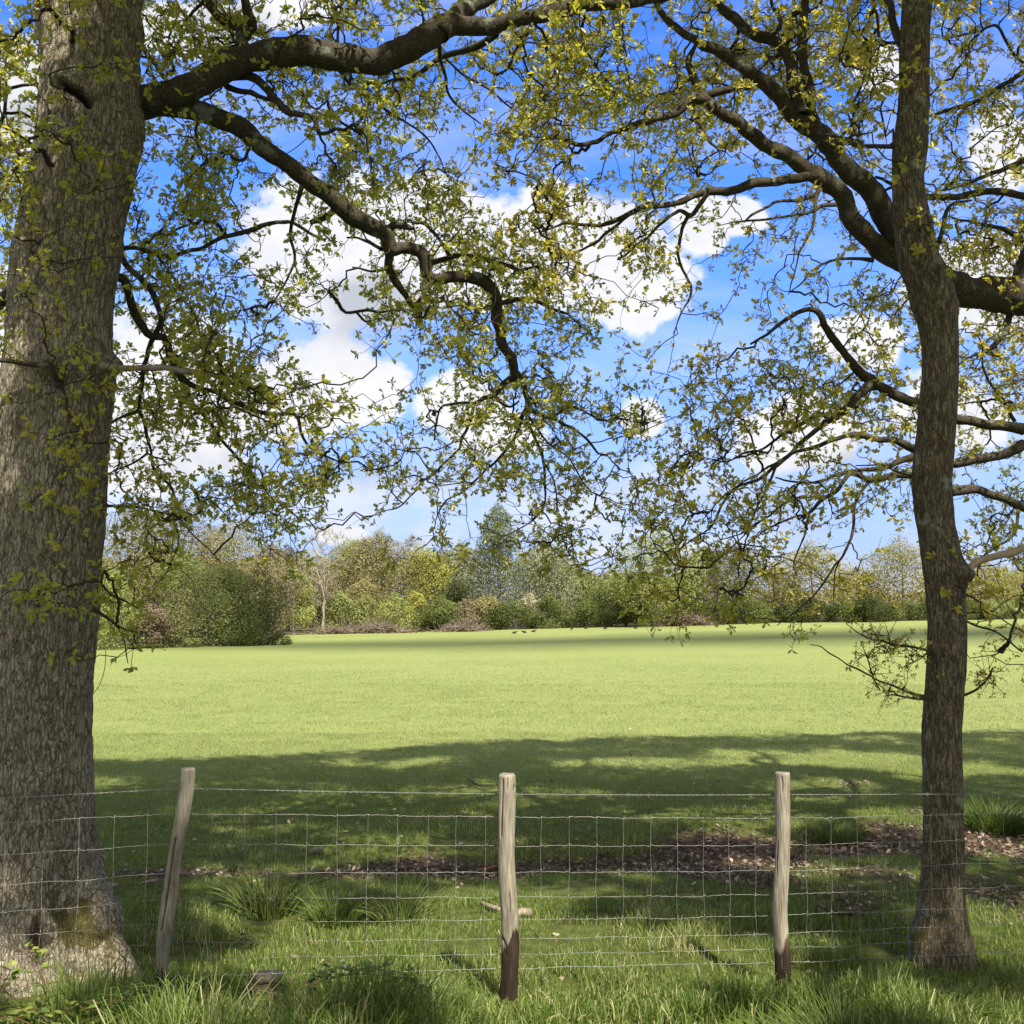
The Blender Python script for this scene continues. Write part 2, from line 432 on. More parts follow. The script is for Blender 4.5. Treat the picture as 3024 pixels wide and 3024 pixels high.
def ground_mesh():
    ys = np.concatenate([np.linspace(-14, 3.0, 24), np.linspace(3.15, 14, 120), 14 + np.cumsum(np.linspace(0.12, 3.5, 90)), np.array([200, 230, 270, 330, 420, 560, 800, 1200.0])])
    s = np.linspace(-1, 1, 301)
    xs = np.sign(s) * (np.abs(s) * 9 + np.abs(s) ** 6 * 60 + np.abs(s) ** 18 * 700)
    X, Y = np.meshgrid(xs, ys)
    Z = gz(X, Y)
    Z = np.where(Y > 190, Z + (Y - 190) * 0.004, Z)
    g = Geo(); g.add(np.stack([X, Y, Z], -1).reshape(-1, 3), grid_faces(len(ys), len(xs)))
    m, b, out = mat("pasture_ground")
    co = b.n('ShaderNodeNewGeometry').outputs['Position']
    sp = b.n('ShaderNodeSeparateXYZ'); b.link(co, sp.inputs[0])
    # short spring grass seen from afar
    na = b.noise(co, 0.10, 4, 0.6); nb_ = b.noise(co, 1.3, 5, 0.7); nc = b.noise(b.vm('MULTIPLY', co, (1, 0.45, 1)), 7.0, 5, 0.75)
    f = b.m('ADD', b.m('MULTIPLY', na, 0.35), b.m('ADD', b.m('MULTIPLY', nb_, 0.3), b.m('MULTIPLY', nc, 0.5)))
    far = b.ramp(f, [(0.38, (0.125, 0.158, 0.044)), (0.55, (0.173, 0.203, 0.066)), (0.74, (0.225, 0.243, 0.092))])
    tan = b.m('MULTIPLY', b.smooth(sp.outputs[1], 96, 118), b.m('MULTIPLY', b.smooth(b.m('DIVIDE', sp.outputs[0], sp.outputs[1]), -0.04, 0.06), b.m('SUBTRACT', 1.0, b.smooth(b.m('DIVIDE', sp.outputs[0], sp.outputs[1]), 0.16, 0.26))))
    far = b.mix(b.m('MULTIPLY', tan, 0.75), far, (0.33, 0.26, 0.085, 1))
    uu = b.m('DIVIDE', sp.outputs[0], sp.outputs[1])
    edge_y = b.m('SUBTRACT', 104.0, b.m('MULTIPLY', 37.0, b.m('SUBTRACT', 1.0, b.smooth(uu, -0.235, -0.215))))
    wood = b.smooth(b.m('SUBTRACT', sp.outputs[1], b.m('ADD', edge_y, b.m('MULTIPLY', nb_, 3.0))), -1.0, 2.0)
    far = b.mix(wood, far, b.ramp(nc, [(0.3, (0.035, 0.032, 0.016)), (0.7, (0.10, 0.085, 0.045))]))
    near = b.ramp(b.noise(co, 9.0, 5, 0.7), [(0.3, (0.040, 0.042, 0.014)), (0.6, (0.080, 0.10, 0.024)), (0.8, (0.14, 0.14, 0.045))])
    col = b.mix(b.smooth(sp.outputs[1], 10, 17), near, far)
    soil = b.ramp(b.noise(co, 16.0, 6, 0.7), [(0.3, (0.022, 0.016, 0.011)), (0.55, (0.075, 0.052, 0.035)), (0.78, (0.20, 0.15, 0.11))])
    col = b.mix(b.m('MULTIPLY', attr(b, 'litter'), 0.95), col, soil)
    h = b.noise(co, 24.0, 5, 0.75)
    principled(b, out, col, 0.95, 0, 0.05, h, 0.03, 0.8)
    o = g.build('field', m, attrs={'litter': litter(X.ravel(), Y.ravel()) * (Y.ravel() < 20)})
    tag(o, None, None, None, 'structure')
ground_mesh()

# unseen cumulus added behind the viewer, shaped to cast the darker band across the far pasture
def shadow_cloud_mesh():
    s = np.array(SUN_DIR); alt = 1400.0
    cx, cy = 34.0, 73.0
    c = np.array([cx, cy, 0.6]) + s * (alt / s[2])
    g = Geo(); nu, nv = 72, 28
    th = np.linspace(0, 2 * np.pi, nu, endpoint=False); ph = np.linspace(-np.pi / 2 + 0.02, np.pi / 2 - 0.02, nv)
    TH, PH = np.meshgrid(th, ph)
    D = np.stack([np.cos(TH) * np.cos(PH), np.sin(TH) * np.cos(PH), np.sin(PH)], -1)
    V = D * np.array([64.0, 8.0, 5.0])
    k = 0.75 + 0.5 * fbm(V * 0.09 + 40, 4)
    V = V * k[..., None]; V[..., 1] += 0.08 * V[..., 0] + 3.0 * np.sin(V[..., 0] * 0.05); V[..., 2] = np.maximum(V[..., 2], -2.5)
    g.add((V + c).reshape(-1, 3), grid_faces(nv, nu, True))
    o = g.build('shadow_cloud', plain_mat("cloud_white", (0.8, 0.8, 0.8), (0.9, 0.9, 0.9), 0.1, 1.0, 0.1))
    tag(o, None, None, None, 'structure')
shadow_cloud_mesh()

# ------------------------------------------------------------------ the three near trees, traced in source pixels at true depth
def q(ox, oy, pts):          # traced on an enlarged crop whose corner is (ox, oy); radius in crop pixels
    return [(ox + x * 0.53, oy + y * 0.53, r * 0.53) for x, y, r in pts]
A = lambda *p: q(0, 0, p)
B = lambda *p: q(1000, 0, p)
C = lambda *p: q(2000, 0, p)
D_ = lambda *p: q(0, 1000, p)
E = lambda *p: q(1000, 1000, p)
F_ = lambda *p: q(2000, 1000, p)
I_ = lambda *p: q(2000, 2000, p)

# (tree, start depth, end depth, polyline)
BR = [
 # left oak -------------------------------------------------------
 ('L', 6.05, 6.9, A((480,660,80),(620,610,88),(800,560,84),(950,520,80),(1080,470,78),(1200,405,76),(1350,335,78),(1500,308,80),(1700,297,82),(1930,335,76)) + B((150,338,73),(300,315,74),(450,240,80),(600,165,72),(700,150,58),(900,125,48),(1100,92,44),(1300,50,42),(1500,20,38),(1700,-5,34),(1880,-45,30),(2100,-130,24))),
 ('L', 6.5, 6.9, B((560,190,60),(680,80,50),(800,0,44),(950,-70,38),(1150,-160,30))),
 ('L', 6.15, 8.0, A((760,600,70),(900,590,66),(1050,590,62),(1200,640,60),(1350,730,58),(1480,830,54),(1580,900,48),(1700,980,48),(1800,1060,48)) + B((60,1190,56),(150,1240,50),(240,1290,45),(270,1360,44),(290,1400,42),(340,1380,36),(420,1390,36),(470,1440,38),(490,1530,38),(540,1560,30),(600,1555,31),(700,1550,34),(800,1575,37),(860,1630,36),(890,1700,32),(880,1770,31),(910,1850,31)) + E((910,0,31),(940,50,29),(975,100,27),(985,190,26),(1030,245,20),(1042,310,17),(1050,380,16),(1015,440,13),(1000,500,10),(980,560,9),(920,640,8),(860,690,7),(790,760,6),(700,850,5.5),(600,900,5),(560,960,4),(540,1050,3))),
 ('L', 7.3, 7.5, B((270,1360,30),(280,1430,26),(270,1490,25),(310,1570,22),(350,1630,18),(400,1700,17),(440,1740,15),(435,1790,5))),
 ('L', 7.1, 6.9, B((255,1300,24),(300,1258,20),(345,1250,18),(385,1258,15),(412,1270,8))),
 ('L', 7.95, 8.2, E((980,215,20),(920,250,16),(870,310,14),(800,330,13),(760,360,10),(680,365,8),(620,370,7),(575,385,6),(555,480,5),(540,560,4))),
 ('L', 8.1, 8.4, E((755,355,9),(735,450,9),(690,560,8),(680,620,7),(600,690,6),(500,780,5),(400,870,4.5),(350,930,4),(240,970,3),(150,1010,2))),
 ('L', 8.1, 8.2, E((870,315,8),(900,355,7),(955,380,7),(1010,350,5))),
 ('L', 8.1, 7.8, E((1050,385,14),(1110,420,11),(1200,450,10),(1270,490,9),(1340,530,8),(1400,580,7),(1450,630,6),(1520,635,3))),
 ('L', 8.0, 7.6, E((1185,448,9),(1250,400,9),(1300,385,8),(1400,420,7),(1470,450,6),(1580,450,5),(1660,470,3))),
 ('L', 8.1, 7.9, E((1035,450,10),(1080,520,9),(1120,600,8),(1145,690,8),(1140,800,7),(1140,870,6),(1120,950,5),(1060,1030,4),(980,1090,3),(900,1115,2))),
 ('L', 8.1, 8.3, E((1060,440,7),(1130,530,6),(1200,610,6),(1280,670,5),(1330,740,5),(1400,830,4),(1500,900,3))),
 ('L', 8.1, 8.4, E((1150,700,5),(1200,800,4),(1210,950,4),(1230,1060,4),(1180,1150,3),(1290,1270,2))),
 ('L', 6.5, 6.2, A((1350,300,40),(1350,230,38),(1345,160,40),(1300,130,40),(1230,110,32),(1180,60,28),(1130,-10,28),(1060,-120,22))),
 ('L', 6.6, 6.4, A((1340,170,38),(1400,150,36),(1380,80,30),(1360,-20,24))),
 ('L', 6.4, 6.2, A((1250,430,26),(1390,425,26),(1470,480,24),(1540,560,22),(1600,620,18),(1700,645,17),(1765,670,16),(1790,750,13))),
 ('L', 6.4, 6.3, A((1260,480,18),(1320,505,17),(1400,510,16),(1440,530,14),(1560,570,10),(1610,605,8))),
 ('L', 6.2, 6.9, A((260,850,16),(180,855,14),(100,840,11),(0,780,9),(-120,700,6))),
 ('L', 6.1, 6.6, A((200,1600,40),(100,1615,36),(20,1660,36),(-80,1720,36),(-300,1750,30))),
 ('L', 6.4, 7.2, A((620,1540,26),(690,1560,26),(735,1700,25),(820,1850,24)) + D_((930,0,22),(960,100,21),(990,180,20),(1025,230,17),(1100,275,16),(1200,300,15),(1300,345,14),(1400,395,13),(1540,425,11),(1640,425,10),(1680,490,9),(1700,570,8),(1760,640,6),(1850,680,5),(1930,720,3))),
 ('L', 6.9, 7.5, D_((990,200,13),(1040,290,12),(1080,370,12),(1140,430,11),(1220,520,11),(1270,610,9),(1340,690,8),(1450,730,6),(1500,850,5),(1600,930,4),(1680,1010,3))),
 ('L', 6.5, 6.9, A((650,1380,18),(720,1500,18),(860,1640,17),(890,1800,16)) + D_((830,40,15),(815,120,14),(795,260,12),(780,380,11),(800,470,10),(810,580,9),(830,680,8),(870,750,8),(940,820,8),(965,900,7),(965,1000,6),(985,1130,4),(930,1300,3))),
 ('L', 6.7, 6.9, D_((780,385,9),(760,405,9),(680,430,8),(600,480,7),(540,560,5))),
 ('L', 6.8, 6.6, D_((820,640,7),(730,700,6),(640,740,4),(590,760,3))),
 ('L', 5.85, 5.9, D_((560,150,26),(650,165,22),(750,165,18),(900,165,18),(1050,175,17),(1150,200,15),(1235,196,9))),
 ('L', 6.0, 6.4, D_((540,935,10),(640,932,8),(760,940,7),(850,960,6),(1000,1010,5),(1100,1100,4),(1240,1240,3))),
 ('L', 6.0, 6.2, D_((500,1340,10),(560,1360,8),(620,1430,6),(700,1470,5),(760,1500,3))),
 ('L', 5.9, 6.0, D_((520,1500,10),(570,1540,8),(640,1590,7),(680,1640,5),(700,1720,4),(720,1800,2))),
 ('L', 5.9, 6.0, D_((640,1590,6),(700,1620,5),(820,1640,3))),
 ('L', 5.6, 5.6, D_((280,150,18),(180,142,15),(80,130,14),(-20,112,13),(-200,80,10))),
 ('L', 6.4, 7.4, A((650,1390,16),(750,1380,14),(900,1420,13),(1050,1400,12),(1250,1330,12),(1400,1280,14),(1480,1255,14),(1620,1240,11),(1700,1280,9),(1800,1330,7))),
 ('L', 7.0, 7.2, A((1690,1010,18),(1660,1120,12),(1640,1220,10),(1620,1350,9),(1640,1450,8),(1590,1550,6),(1500,1720,4))),
 ('L', 7.1, 6.9, A((1870,1130,22),(1850,1180,18),(1800,1215,16),(1740,1235,14))),
 ('L', 6.2, 6.0, A((720,200,20),(800,260,16),(860,360,15),(930,440,12))),
 # branches dropping from the big limb at the top
 ('L', 6.8, 7.6, B((560,250,12),(570,350,12),(600,430,10),(620,530,8),(700,620,6),(800,700,4))),
 ('L', 6.9, 7.8, B((880,190,22),(780,250,20),(650,310,18),(540,340,14),(420,420,10),(320,430,7),(200,470,5))),
 ('L', 6.9, 7.5, B((600,330,8),(700,420,7),(820,480,6),(930,560,5),(1050,640,4))),
 ('L', 6.8, 7.4, B((20,410,12),(60,470,10),(150,540,9),(140,640,7),(90,740,5))),
 ('L', 7.0, 8.0, B((1370,90,10),(1350,200,10),(1380,280,9),(1440,360,7),(1500,440,5),(1650,560,4))),
 ('L', 7.2, 7.9, B((150,520,8),(250,600,7),(380,680,7),(480,760,6),(560,860,5),(600,960,3))),
 ('L', 7.0, 7.9, B((1100,100,14),(1000,280,10),(950,380,9),(880,420,6))),
 ('L', 7.5, 7.9, B((500,1470,16),(600,1440,15),(680,1420,14),(800,1440,13),(920,1470,12),(1000,1500,9),(1100,1480,6))),
 ('L', 7.5, 7.7, B((620,1440,12),(590,1380,11),(540,1310,10),(480,1255,9),(420,1250,6))),
 ('L', 7.6, 7.8, B((900,1690,16),(1000,1670,15),(1100,1680,13),(1200,1725,11),(1280,1750,8))),
 ('L', 7.2, 7.5, B((240,1390,12),(170,1350,10),(110,1330,7),(40,1320,5))),
 ('L', 7.3, 7.6, B((270,1500,8),(180,1510,7),(80,1480,5))),
 ('L', 7.4, 7.4, B((-60,1620,8),(0,1690,11),(40,1740,10),(150,1725,9),(240,1745,8),(340,1735,4))),
 ('L', 7.4, 7.4, B((100,1740,8),(150,1790,7),(210,1775,5),(238,1810,3))),
 # slender tree on the right ----------------------------------------
 ('T', 6.3, 6.0, C((1240,815,17),(1150,815,14),(1050,812,13),(950,790,11),(850,750,8),(780,740,4))),
 ('T', 6.3, 6.6, C((1290,300,28),(1240,220,24),(1200,120,20),(1180,0,18),(1150,-150,14))),
 ('T', 6.3, 6.7, C((1240,240,12),(1140,220,9),(1115,100,8),(1110,-40,7))),
 ('T', 6.2, 6.1, F_((1580,1320,34),(1610,1305,26),(1640,1275,22),(1680,1240,21),(1770,1215,21),(1850,1200,21),(1930,1150,20),(2050,1060,18))),
 ('T', 6.2, 6.0, F_((1420,1745,8),(1300,1720,7),(1220,1715,8),(1150,1690,6),(1060,1660,4),(1000,1620,3),(940,1580,2))),
 ('T', 6.1, 6.0, F_((1230,1715,5),(1180,1740,4),(1140,1755,3),(1080,1745,2))),
 ('T', 6.2, 5.9, I_((1420,115,10),(1290,80,7),(1200,50,6),(1130,30,5)) + F_((1080,1880,5),(1000,1840,5),(930,1810,4),(870,1770,4),(800,1720,3),(730,1700,2))),
 ('T', 6.2, 6.0, I_((1420,120,8),(1280,108,6),(1200,98,4),(1160,105,2))),
 ('T', 6.0, 6.0, F_((1130,1960,4),(1090,1880,4),(1060,1790,3),(1025,1680,2))),
 ('T', 6.2, 6.0, F_((1400,1740,6),(1370,1780,4),(1320,1810,3),(1280,1815,2))),
 ('T', 6.3, 6.3, C((1400,1470,20),(1440,1400,16),(1470,1310,14),(1510,1170,12),(1560,1130,9),(1640,1120,6))),
 ('T', 6.3, 6.3, F_((1500,800,12),(1440,795,9),(1380,790,8),(1300,755,7),(1240,735,6),(1140,705,5),(1000,705,3))),
 ('T', 6.3, 6.3, F_((1590,1560,8),(1640,1590,7),(1760,1630,5),(1850,1680,5),(1930,1730,5))),
 ('T', 6.3, 6.2, F_((1590,1990,8),(1660,1960,7),(1720,1900,5),(1760,1830,4))),
 # far oak whose trunk stands off to the right ------------------------
 ('R', 8.6, 8.2, C((2560,1560,140),(2250,1650,125),(1930,1660,105),(1700,1640,92),(1540,1600,84),(1380,1500,78),(1250,1350,70),(1150,1200,66),(1080,1080,64),(980,960,58),(880,860,54),(780,740,48),(640,620,44),(560,520,42),(450,430,42),(350,360,38),(260,300,34),(130,240,26),(30,180,22)) + B((1800,60,18),(1750,-40,14))),
 ('R', 8.5, 8.0, C((1330,1500,64),(1230,1440,60),(1080,1330,58),(970,1220,54),(930,1120,50),(880,1050,50),(780,970,52),(700,920,46),(600,850,42),(480,780,40),(380,700,38),(280,650,34),(170,580,30),(130,520,25),(90,430,22),(60,330,18),(100,240,10))),
 ('R', 8.3, 7.7, C((830,1010,34),(740,980,30),(660,985,28),(500,1010,28),(380,1040,27),(260,1060,25),(150,1080,22),(0,1115,18)) + B((1780,1140,18),(1700,1150,17),(1620,1190,14),(1530,1230,13),(1450,1260,11),(1300,1255,9),(1200,1270,6),(1080,1290,4))),
 ('R', 7.9, 7.6, B((1620,1195,10),(1500,1290,9),(1420,1350,8),(1300,1420,6),(1220,1460,4))),
 ('R', 8.0, 7.8, C((165,1080,15),(125,1150,14),(75,1200,13),(20,1165,11)) + B((1880,1175,10),(1800,1230,9),(1720,1310,8),(1640,1380,7),(1560,1450,5))),
 ('R', 8.0, 7.9, C((60,1205,11),(15,1300,10),(15,1450,9),(45,1550,8),(80,1650,7),(25,1750,5),(-20,1850,3))),
 ('R', 8.0, 7.7, C((150,555,28),(60,560,27)) + B((1890,630,24),(1800,660,21),(1700,690,19),(1600,720,17),(1500,740,15),(1400,790,14),(1330,805,12),(1250,780,10),(1150,775,8),(1080,840,5),(1030,930,3))),
 ('R', 8.1, 8.0, C((130,540,22),(240,510,22),(330,490,20),(420,490,16))),
 ('R', 8.3, 8.6, C((770,700,34),(750,620,30),(745,500,27),(710,390,27),(690,250,27),(700,130,25),(720,0,24),(740,-160,20))),
 ('R', 8.3, 8.4, C((690,640,36),(650,480,30),(640,380,30),(600,300,30),(530,220,31),(420,190,31),(330,110,30),(250,50,26),(180,-30,20))),
 ('R', 8.3, 8.1, C((520,210,14),(580,130,12),(540,40,10),(520,-60,8))),
 ('R', 8.5, 8.2, F_((1930,505,32),(1850,490,30),(1700,470,28),(1560,445,28),(1440,400,28),(1360,360,28),(1290,350,29),(1200,310,28),(1080,240,30),(1040,210,28),(950,110,24),(870,0,22)) + C((830,1830,20),(790,1745,17),(700,1740,14),(600,1800,11),(500,1860,9),(400,1920,6))),
 ('R', 8.3, 8.0, F_((1075,255,28),(1000,330,25),(940,400,23),(880,440,21),(780,490,16),(700,560,13),(640,640,11),(560,700,10),(440,790,9),(330,830,8),(280,900,7),(170,1050,5),(0,1180,3))),
 ('R', 8.1, 7.8, F_((850,440,17),(790,420,15),(720,450,12),(640,500,10),(560,570,8),(470,630,7),(390,640,6),(280,680,4),(100,650,3))),
 ('R', 8.5, 8.1, F_((1930,590,30),(1850,635,28),(1700,660,27),(1540,685,28),(1420,660,26),(1330,620,25),(1260,590,21),(1200,560,18),(1110,555,18),(1010,540,16),(900,560,13),(800,585,12),(700,615,10),(560,690,8),(470,740,6),(300,850,5),(150,1000,3))),
 ('R', 8.5, 7.9, F_((1980,960,28),(1900,930,25),(1750,860,24),(1650,825,26),(1520,850,28),(1400,790,24),(1310,770,20),(1200,775,18),(1080,790,17),(1000,760,13),(960,760,12),(900,840,11),(800,890,11),(740,970,8),(640,1000,6),(500,1060,5),(380,1150,3))),
 ('R', 8.3, 8.0, F_((1320,660,20),(1240,680,17),(1150,720,14),(1060,735,12),(980,740,11),(860,770,9),(760,795,8),(650,790,6),(540,770,4))),
 ('R', 8.2, 7.8, F_((800,885,9),(700,880,8),(600,920,7),(500,1000,6),(400,1050,5),(330,1080,4),(240,1110,3))),
 ('R', 8.2, 7.8, F_((1070,795,11),(1000,890,9),(980,980,9),(965,1080,8),(920,1210,7),(870,1280,6),(780,1400,5),(640,1530,4),(560,1590,2.5))),
 ('R', 8.1, 7.7, F_((560,690,9),(520,780,7),(480,880,6),(430,990,5),(350,1100,4),(200,1260,3))),
 ('R', 8.0, 7.7, F_((740,960,7),(720,1050,6),(690,1150,5),(650,1250,4),(660,1330,2.5))),
 ('R', 7.9, 7.7, F_((920,1210,5),(880,1300,4),(880,1400,3),(870,1480,2))),
 ('R', 7.7, 7.5, F_((330,1080,4),(350,1200,4),(340,1320,3),(370,1450,2))),
 ('R', 8.6, 8.4, C((1960,380,18),(1930,400,15),(1800,490,14),(1650,560,13),(1500,615,11),(1400,645,9),(1330,670,6))),
 ('R', 8.6, 8.5, C((2100,1130,24),(1930,1095,21),(1840,1080,21),(1750,1068,20),(1600,1090,20),(1480,1095,19),(1380,1090,17),(1280,1060,12),(1100,1000,8))),
 ('R', 8.6, 8.2, C((2000,850,16),(1900,900,14),(1780,960,13),(1680,1000,11),(1560,1040,7),(1460,1060,4))),
 ('R', 8.5, 8.2, C((1930,350,8),(1870,300,8),(1780,150,8),(1640,180,7),(1500,230,5))),
 ('R', 8.5, 8.3, C((1930,1340,16),(1860,1300,15),(1780,1270,12),(1640,1240,9),(1500,1200,5))),
 ('R', 8.6, 8.5, C((1890,1600,30),(1905,1500,28),(1930,1420,26),(1980,1330,22))),
 ('R', 8.6, 8.2, C((1850,1760,20),(1820,1860,16),(1720,1950,12)) + F_((1640,90,9),(1560,160,6))),
 ('R', 8.4, 8.0, F_((1900,960,10),(1880,1080,8),(1800,1140,6),(1700,1250,4),(1680,1330,3))),
 ('R', 8.5, 8.2, F_((1880,460,12),(1820,360,9),(1770,270,8),(1700,150,6),(1690,20,4))),
 ('R', 8.3, 8.0, C((800,990,20),(790,1060,14),(770,1130,11),(760,1240,9),(720,1330,8),(670,1420,6),(640,1560,4),(620,1640,2.5))),
 ('R', 8.3, 8.0, C((880,1140,14),(800,1150,11),(720,1200,9),(560,1220,7),(400,1225,6),(330,1230,4),(220,1260,2.5))),
 ('R', 8.3, 8.0, C((780,1080,14),(690,1110,12),(580,1130,9),(470,1170,8),(380,1220,6))),
 ('R', 8.4, 8.2, C((1090,1450,14),(1000,1440,10),(880,1450,8),(760,1500,6),(680,1580,4),(640,1620,3))),
 ('R', 8.0, 7.8, C((90,590,14),(130,680,12),(180,780,9),(240,850,7),(200,960,5),(140,980,3))),
]
TRUNK_ROWS = {
 'L': [(-700,190,420),(-500,160,415),(-250,130,410),(0,114,405),(106,127,400),(212,139,403),(318,130,410),(371,127,415),(424,122,402),(530,97,371),(636,79,355),(742,53,345),(848,42,323),(954,37,318),(1023,34,318),(1064,30,334),(1159,15,321),(1265,0,310),(1371,-8,305),(1477,-15,299),(1583,-25,292),(1689,-35,281),(1795,-42,276),(1901,-50,265),(2023,-55,256),(2159,-60,254),(2265,-65,257),(2371,-72,260),(2477,-85,270),(2583,-105,281),(2636,-118,297),(2689,-135,318),(2742,-155,334),(2795,-170,348),(2848,-185,362),(2940,-200,385)],
 'T': [(-900,2690,2740),(-500,2680,2745),(-200,2672,2748),(0,2668,2750),(106,2660,2742),(212,2657,2742),(318,2655,2742),(424,2639,2734),(530,2636,2723),(583,2639,2729),(662,2644,2750),(742,2652,2758),(795,2662,2790),(848,2684,2811),(901,2694,2822),(954,2715,2824),(1023,2726,2827),(1106,2726,2827),(1212,2715,2822),(1318,2705,2814),(1424,2694,2806),(1530,2710,2811),(1636,2723,2835),(1689,2731,2848),(1742,2737,2846),(1848,2745,2850),(1954,2742,2850),(2053,2734,2842),(2159,2726,2835),(2265,2729,2837),(2371,2734,2840),(2477,2731,2843),(2583,2726,2843),(2662,2718,2845),(2716,2708,2851),(2769,2694,2861),(2811,2689,2872),(2890,2683,2880)],
}
DEPTH = {'L': 6.02, 'T': 6.28, 'R': 8.7}
def column(rows, d, step):
    """centre line and radius of an upright round thing from its traced edges"""
    r = np.array(rows, float)
    l = P(r[:, 1], r[:, 0], d); rr = P(r[:, 2], r[:, 0], d)
    c = (l + rr) / 2; rad = (rr[:, 0] - l[:, 0]) / 2
    # a cylinder's silhouette is a touch wider than its radius
    zs = np.arange(c[:, 2].min(), c[:, 2].max(), step)
    o = np.argsort(c[:, 2])
    sm = lambda v: np.interp(zs, c[o, 2], v[o])
    k = max(1, int(0.05 / step)); ker = np.hanning(2 * k + 3)[1:-1]; ker /= ker.sum()
    def s2(v):
        w_ = sm(v); pad = np.concatenate([np.full(k, w_[0]), w_, np.full(k, w_[-1])]); return np.convolve(pad, ker, 'valid')
    return np.stack([s2(c[:, 0]), np.full(len(zs), d), zs], -1), s2(rad)

def trunk_mesh(key, seg, step, rough, bfx, bfz, material, parent, butt):
    c, rad = column(TRUNK_ROWS[key], DEPTH[key], step)
    a = np.arange(seg) / seg * 2 * np.pi
    cs, sn = np.cos(a), np.sin(a)
    m = len(c)
    R = np.broadcast_to(rad[:, None], (m, seg)).copy()
    Q = np.stack([c[:, :1] + R * cs, c[:, 1:2] + R * sn, np.broadcast_to(c[:, 2:], (m, seg))], -1)
    zz = Q[..., 2]
    # roots and flutes
    low = np.exp(-np.clip(zz - 0.05, 0, 9) / 0.42)
    R *= 1 + butt * low * (np.cos(a * 5 + 0.6)[None] * 0.6 + 0.25 * np.cos(a * 9 + 2.0)[None])
    R *= 1 + 0.045 * (fbm(Q * np.array([2.2, 2.2, 0.9]) + 9, 3) - 0.5) * 2
    lump = np.clip(fbm(Q * 3.0 + 31, 2) - 0.62, 0, 1) * 0.5
    R += rad[:, None] * lump
    ridg = 1 - np.abs(fbm(Q * np.array([bfx, bfx, bfz]) + 5, 3) * 2 - 1) * 2
    R += rough * ridg + rough * 0.9 * (fbm(Q * np.array([bfx * 2.4, bfx * 2.4, bfz * 2.4]) + 77, 2) - 0.5) * 2
    scar = np.zeros((m, seg)); moss = np.zeros((m, seg))
    px, py, _ = PROJ(Q); facing = sn < 0.1
    if key == 'L':
        # slanting hollow under a lip of bark, an old knot, and dead knobs
        def slit(x0, y0, x1, y1, w0, depth):
            t = np.clip(((px - x0) * (x1 - x0) + (py - y0) * (y1 - y0)) / ((x1 - x0) ** 2 + (y1 - y0) ** 2), 0, 1)
            dd = np.hypot(px - x0 - t * (x1 - x0), py - y0 - t * (y1 - y0)); k = np.exp(-(dd / w0) ** 2) * facing
            return k
        k = slit(186, 252, 240, 282, 14, 0.1); k2 = slit(240, 282, 262, 305, 11, .1); kk = np.maximum(k, k2)
        R -= kk * 0.09; scar = np.maximum(scar, np.clip(kk * 1.5 - 0.3, 0, 1))
        lip = slit(180, 236, 262, 280, 13, 0.1); R += lip * 0.045 * (1 - kk)
        knot = slit(170, 1120, 180, 1128, 24, .1); ring = slit(150, 1085, 190, 1080, 30, .1)
        R += ring * 0.05; R -= knot * 0.05; scar = np.maximum(scar, np.clip(knot * 1.3 - 0.4, 0, 1) * 0.9)
        for (kx, ky, s, h) in ((130, 2100, 18, 0.03), (180, 2195, 14, 0.03), (50, 1890, 14, 0.03), (175, 1775, 10, 0.025), (150, 1075, 20, 0.05), (10, 1470, 16, 0.04), (330, 700, 12, .03), (300, 690, 10, .02)):
            kb = np.exp(-((px - kx) ** 2 + (py - ky) ** 2) / s ** 2) * facing
            R += h * kb * (0.5 + fbm(Q * 40, 2)); moss += 0.75 * kb
        R += 0.05 * np.exp(-((px - 330) ** 2 + (py - 1075) ** 2) / 22 ** 2)
        bm = np.exp(-(((px - 225 - (py - 2735) * 0.35) / 105) ** 2 + ((py - 2735) / 105) ** 2)) * facing
        bm2 = np.exp(-(((px - 30) / 40) ** 2 + ((py - 2780) / 50) ** 2)) * facing
        moss += 1.0 * bm + 0.7 * bm2 + 0.25 * np.exp(-((py - 300) / 400.0) ** 2)
        cav = np.exp(-(((px - 110) / 26) ** 2 + ((py - 2790) / 70) ** 2)) * facing
        R -= 0.10 * cav; scar = np.maximum(scar, 0.75 * np.clip(cav * 1.4 - 0.3, 0, 1))
    else:
        bm = np.exp(-(((px - 2720) / 45) ** 2 + ((py - 2770) / 55) ** 2)); moss += 0.9 * bm * facing + 0.28 * sstep(-py, -900, -300)
        kb = np.exp(-((px - 2852) ** 2 + (py - 1695) ** 2) / 30 ** 2); R += 0.05 * kb
        kb = np.exp(-((px - 2760) ** 2 + (py - 800) ** 2) / 26 ** 2) * facing; R += 0.02 * kb; scar = np.maximum(scar, 0.5 * kb)
    V = np.stack([c[:, :1] + R * cs, c[:, 1:2] + R * sn, zz], -1).reshape(-1, 3)
    g = Geo(); top = np.concatenate([V, c[-1:]]); k = (m - 1) * seg; i = np.arange(seg)
    g.add(top, [grid_faces(m, seg, True), np.stack([k + i, k + (i + 1) % seg, np.full(seg, m * seg)], -1)])
    pad = lambda v: np.concatenate([np.clip(v, 0, 1).ravel(), [0]])
    g.build('trunk', material, parent, attrs={'moss': pad(moss), 'scar': pad(scar)})
    return c, rad

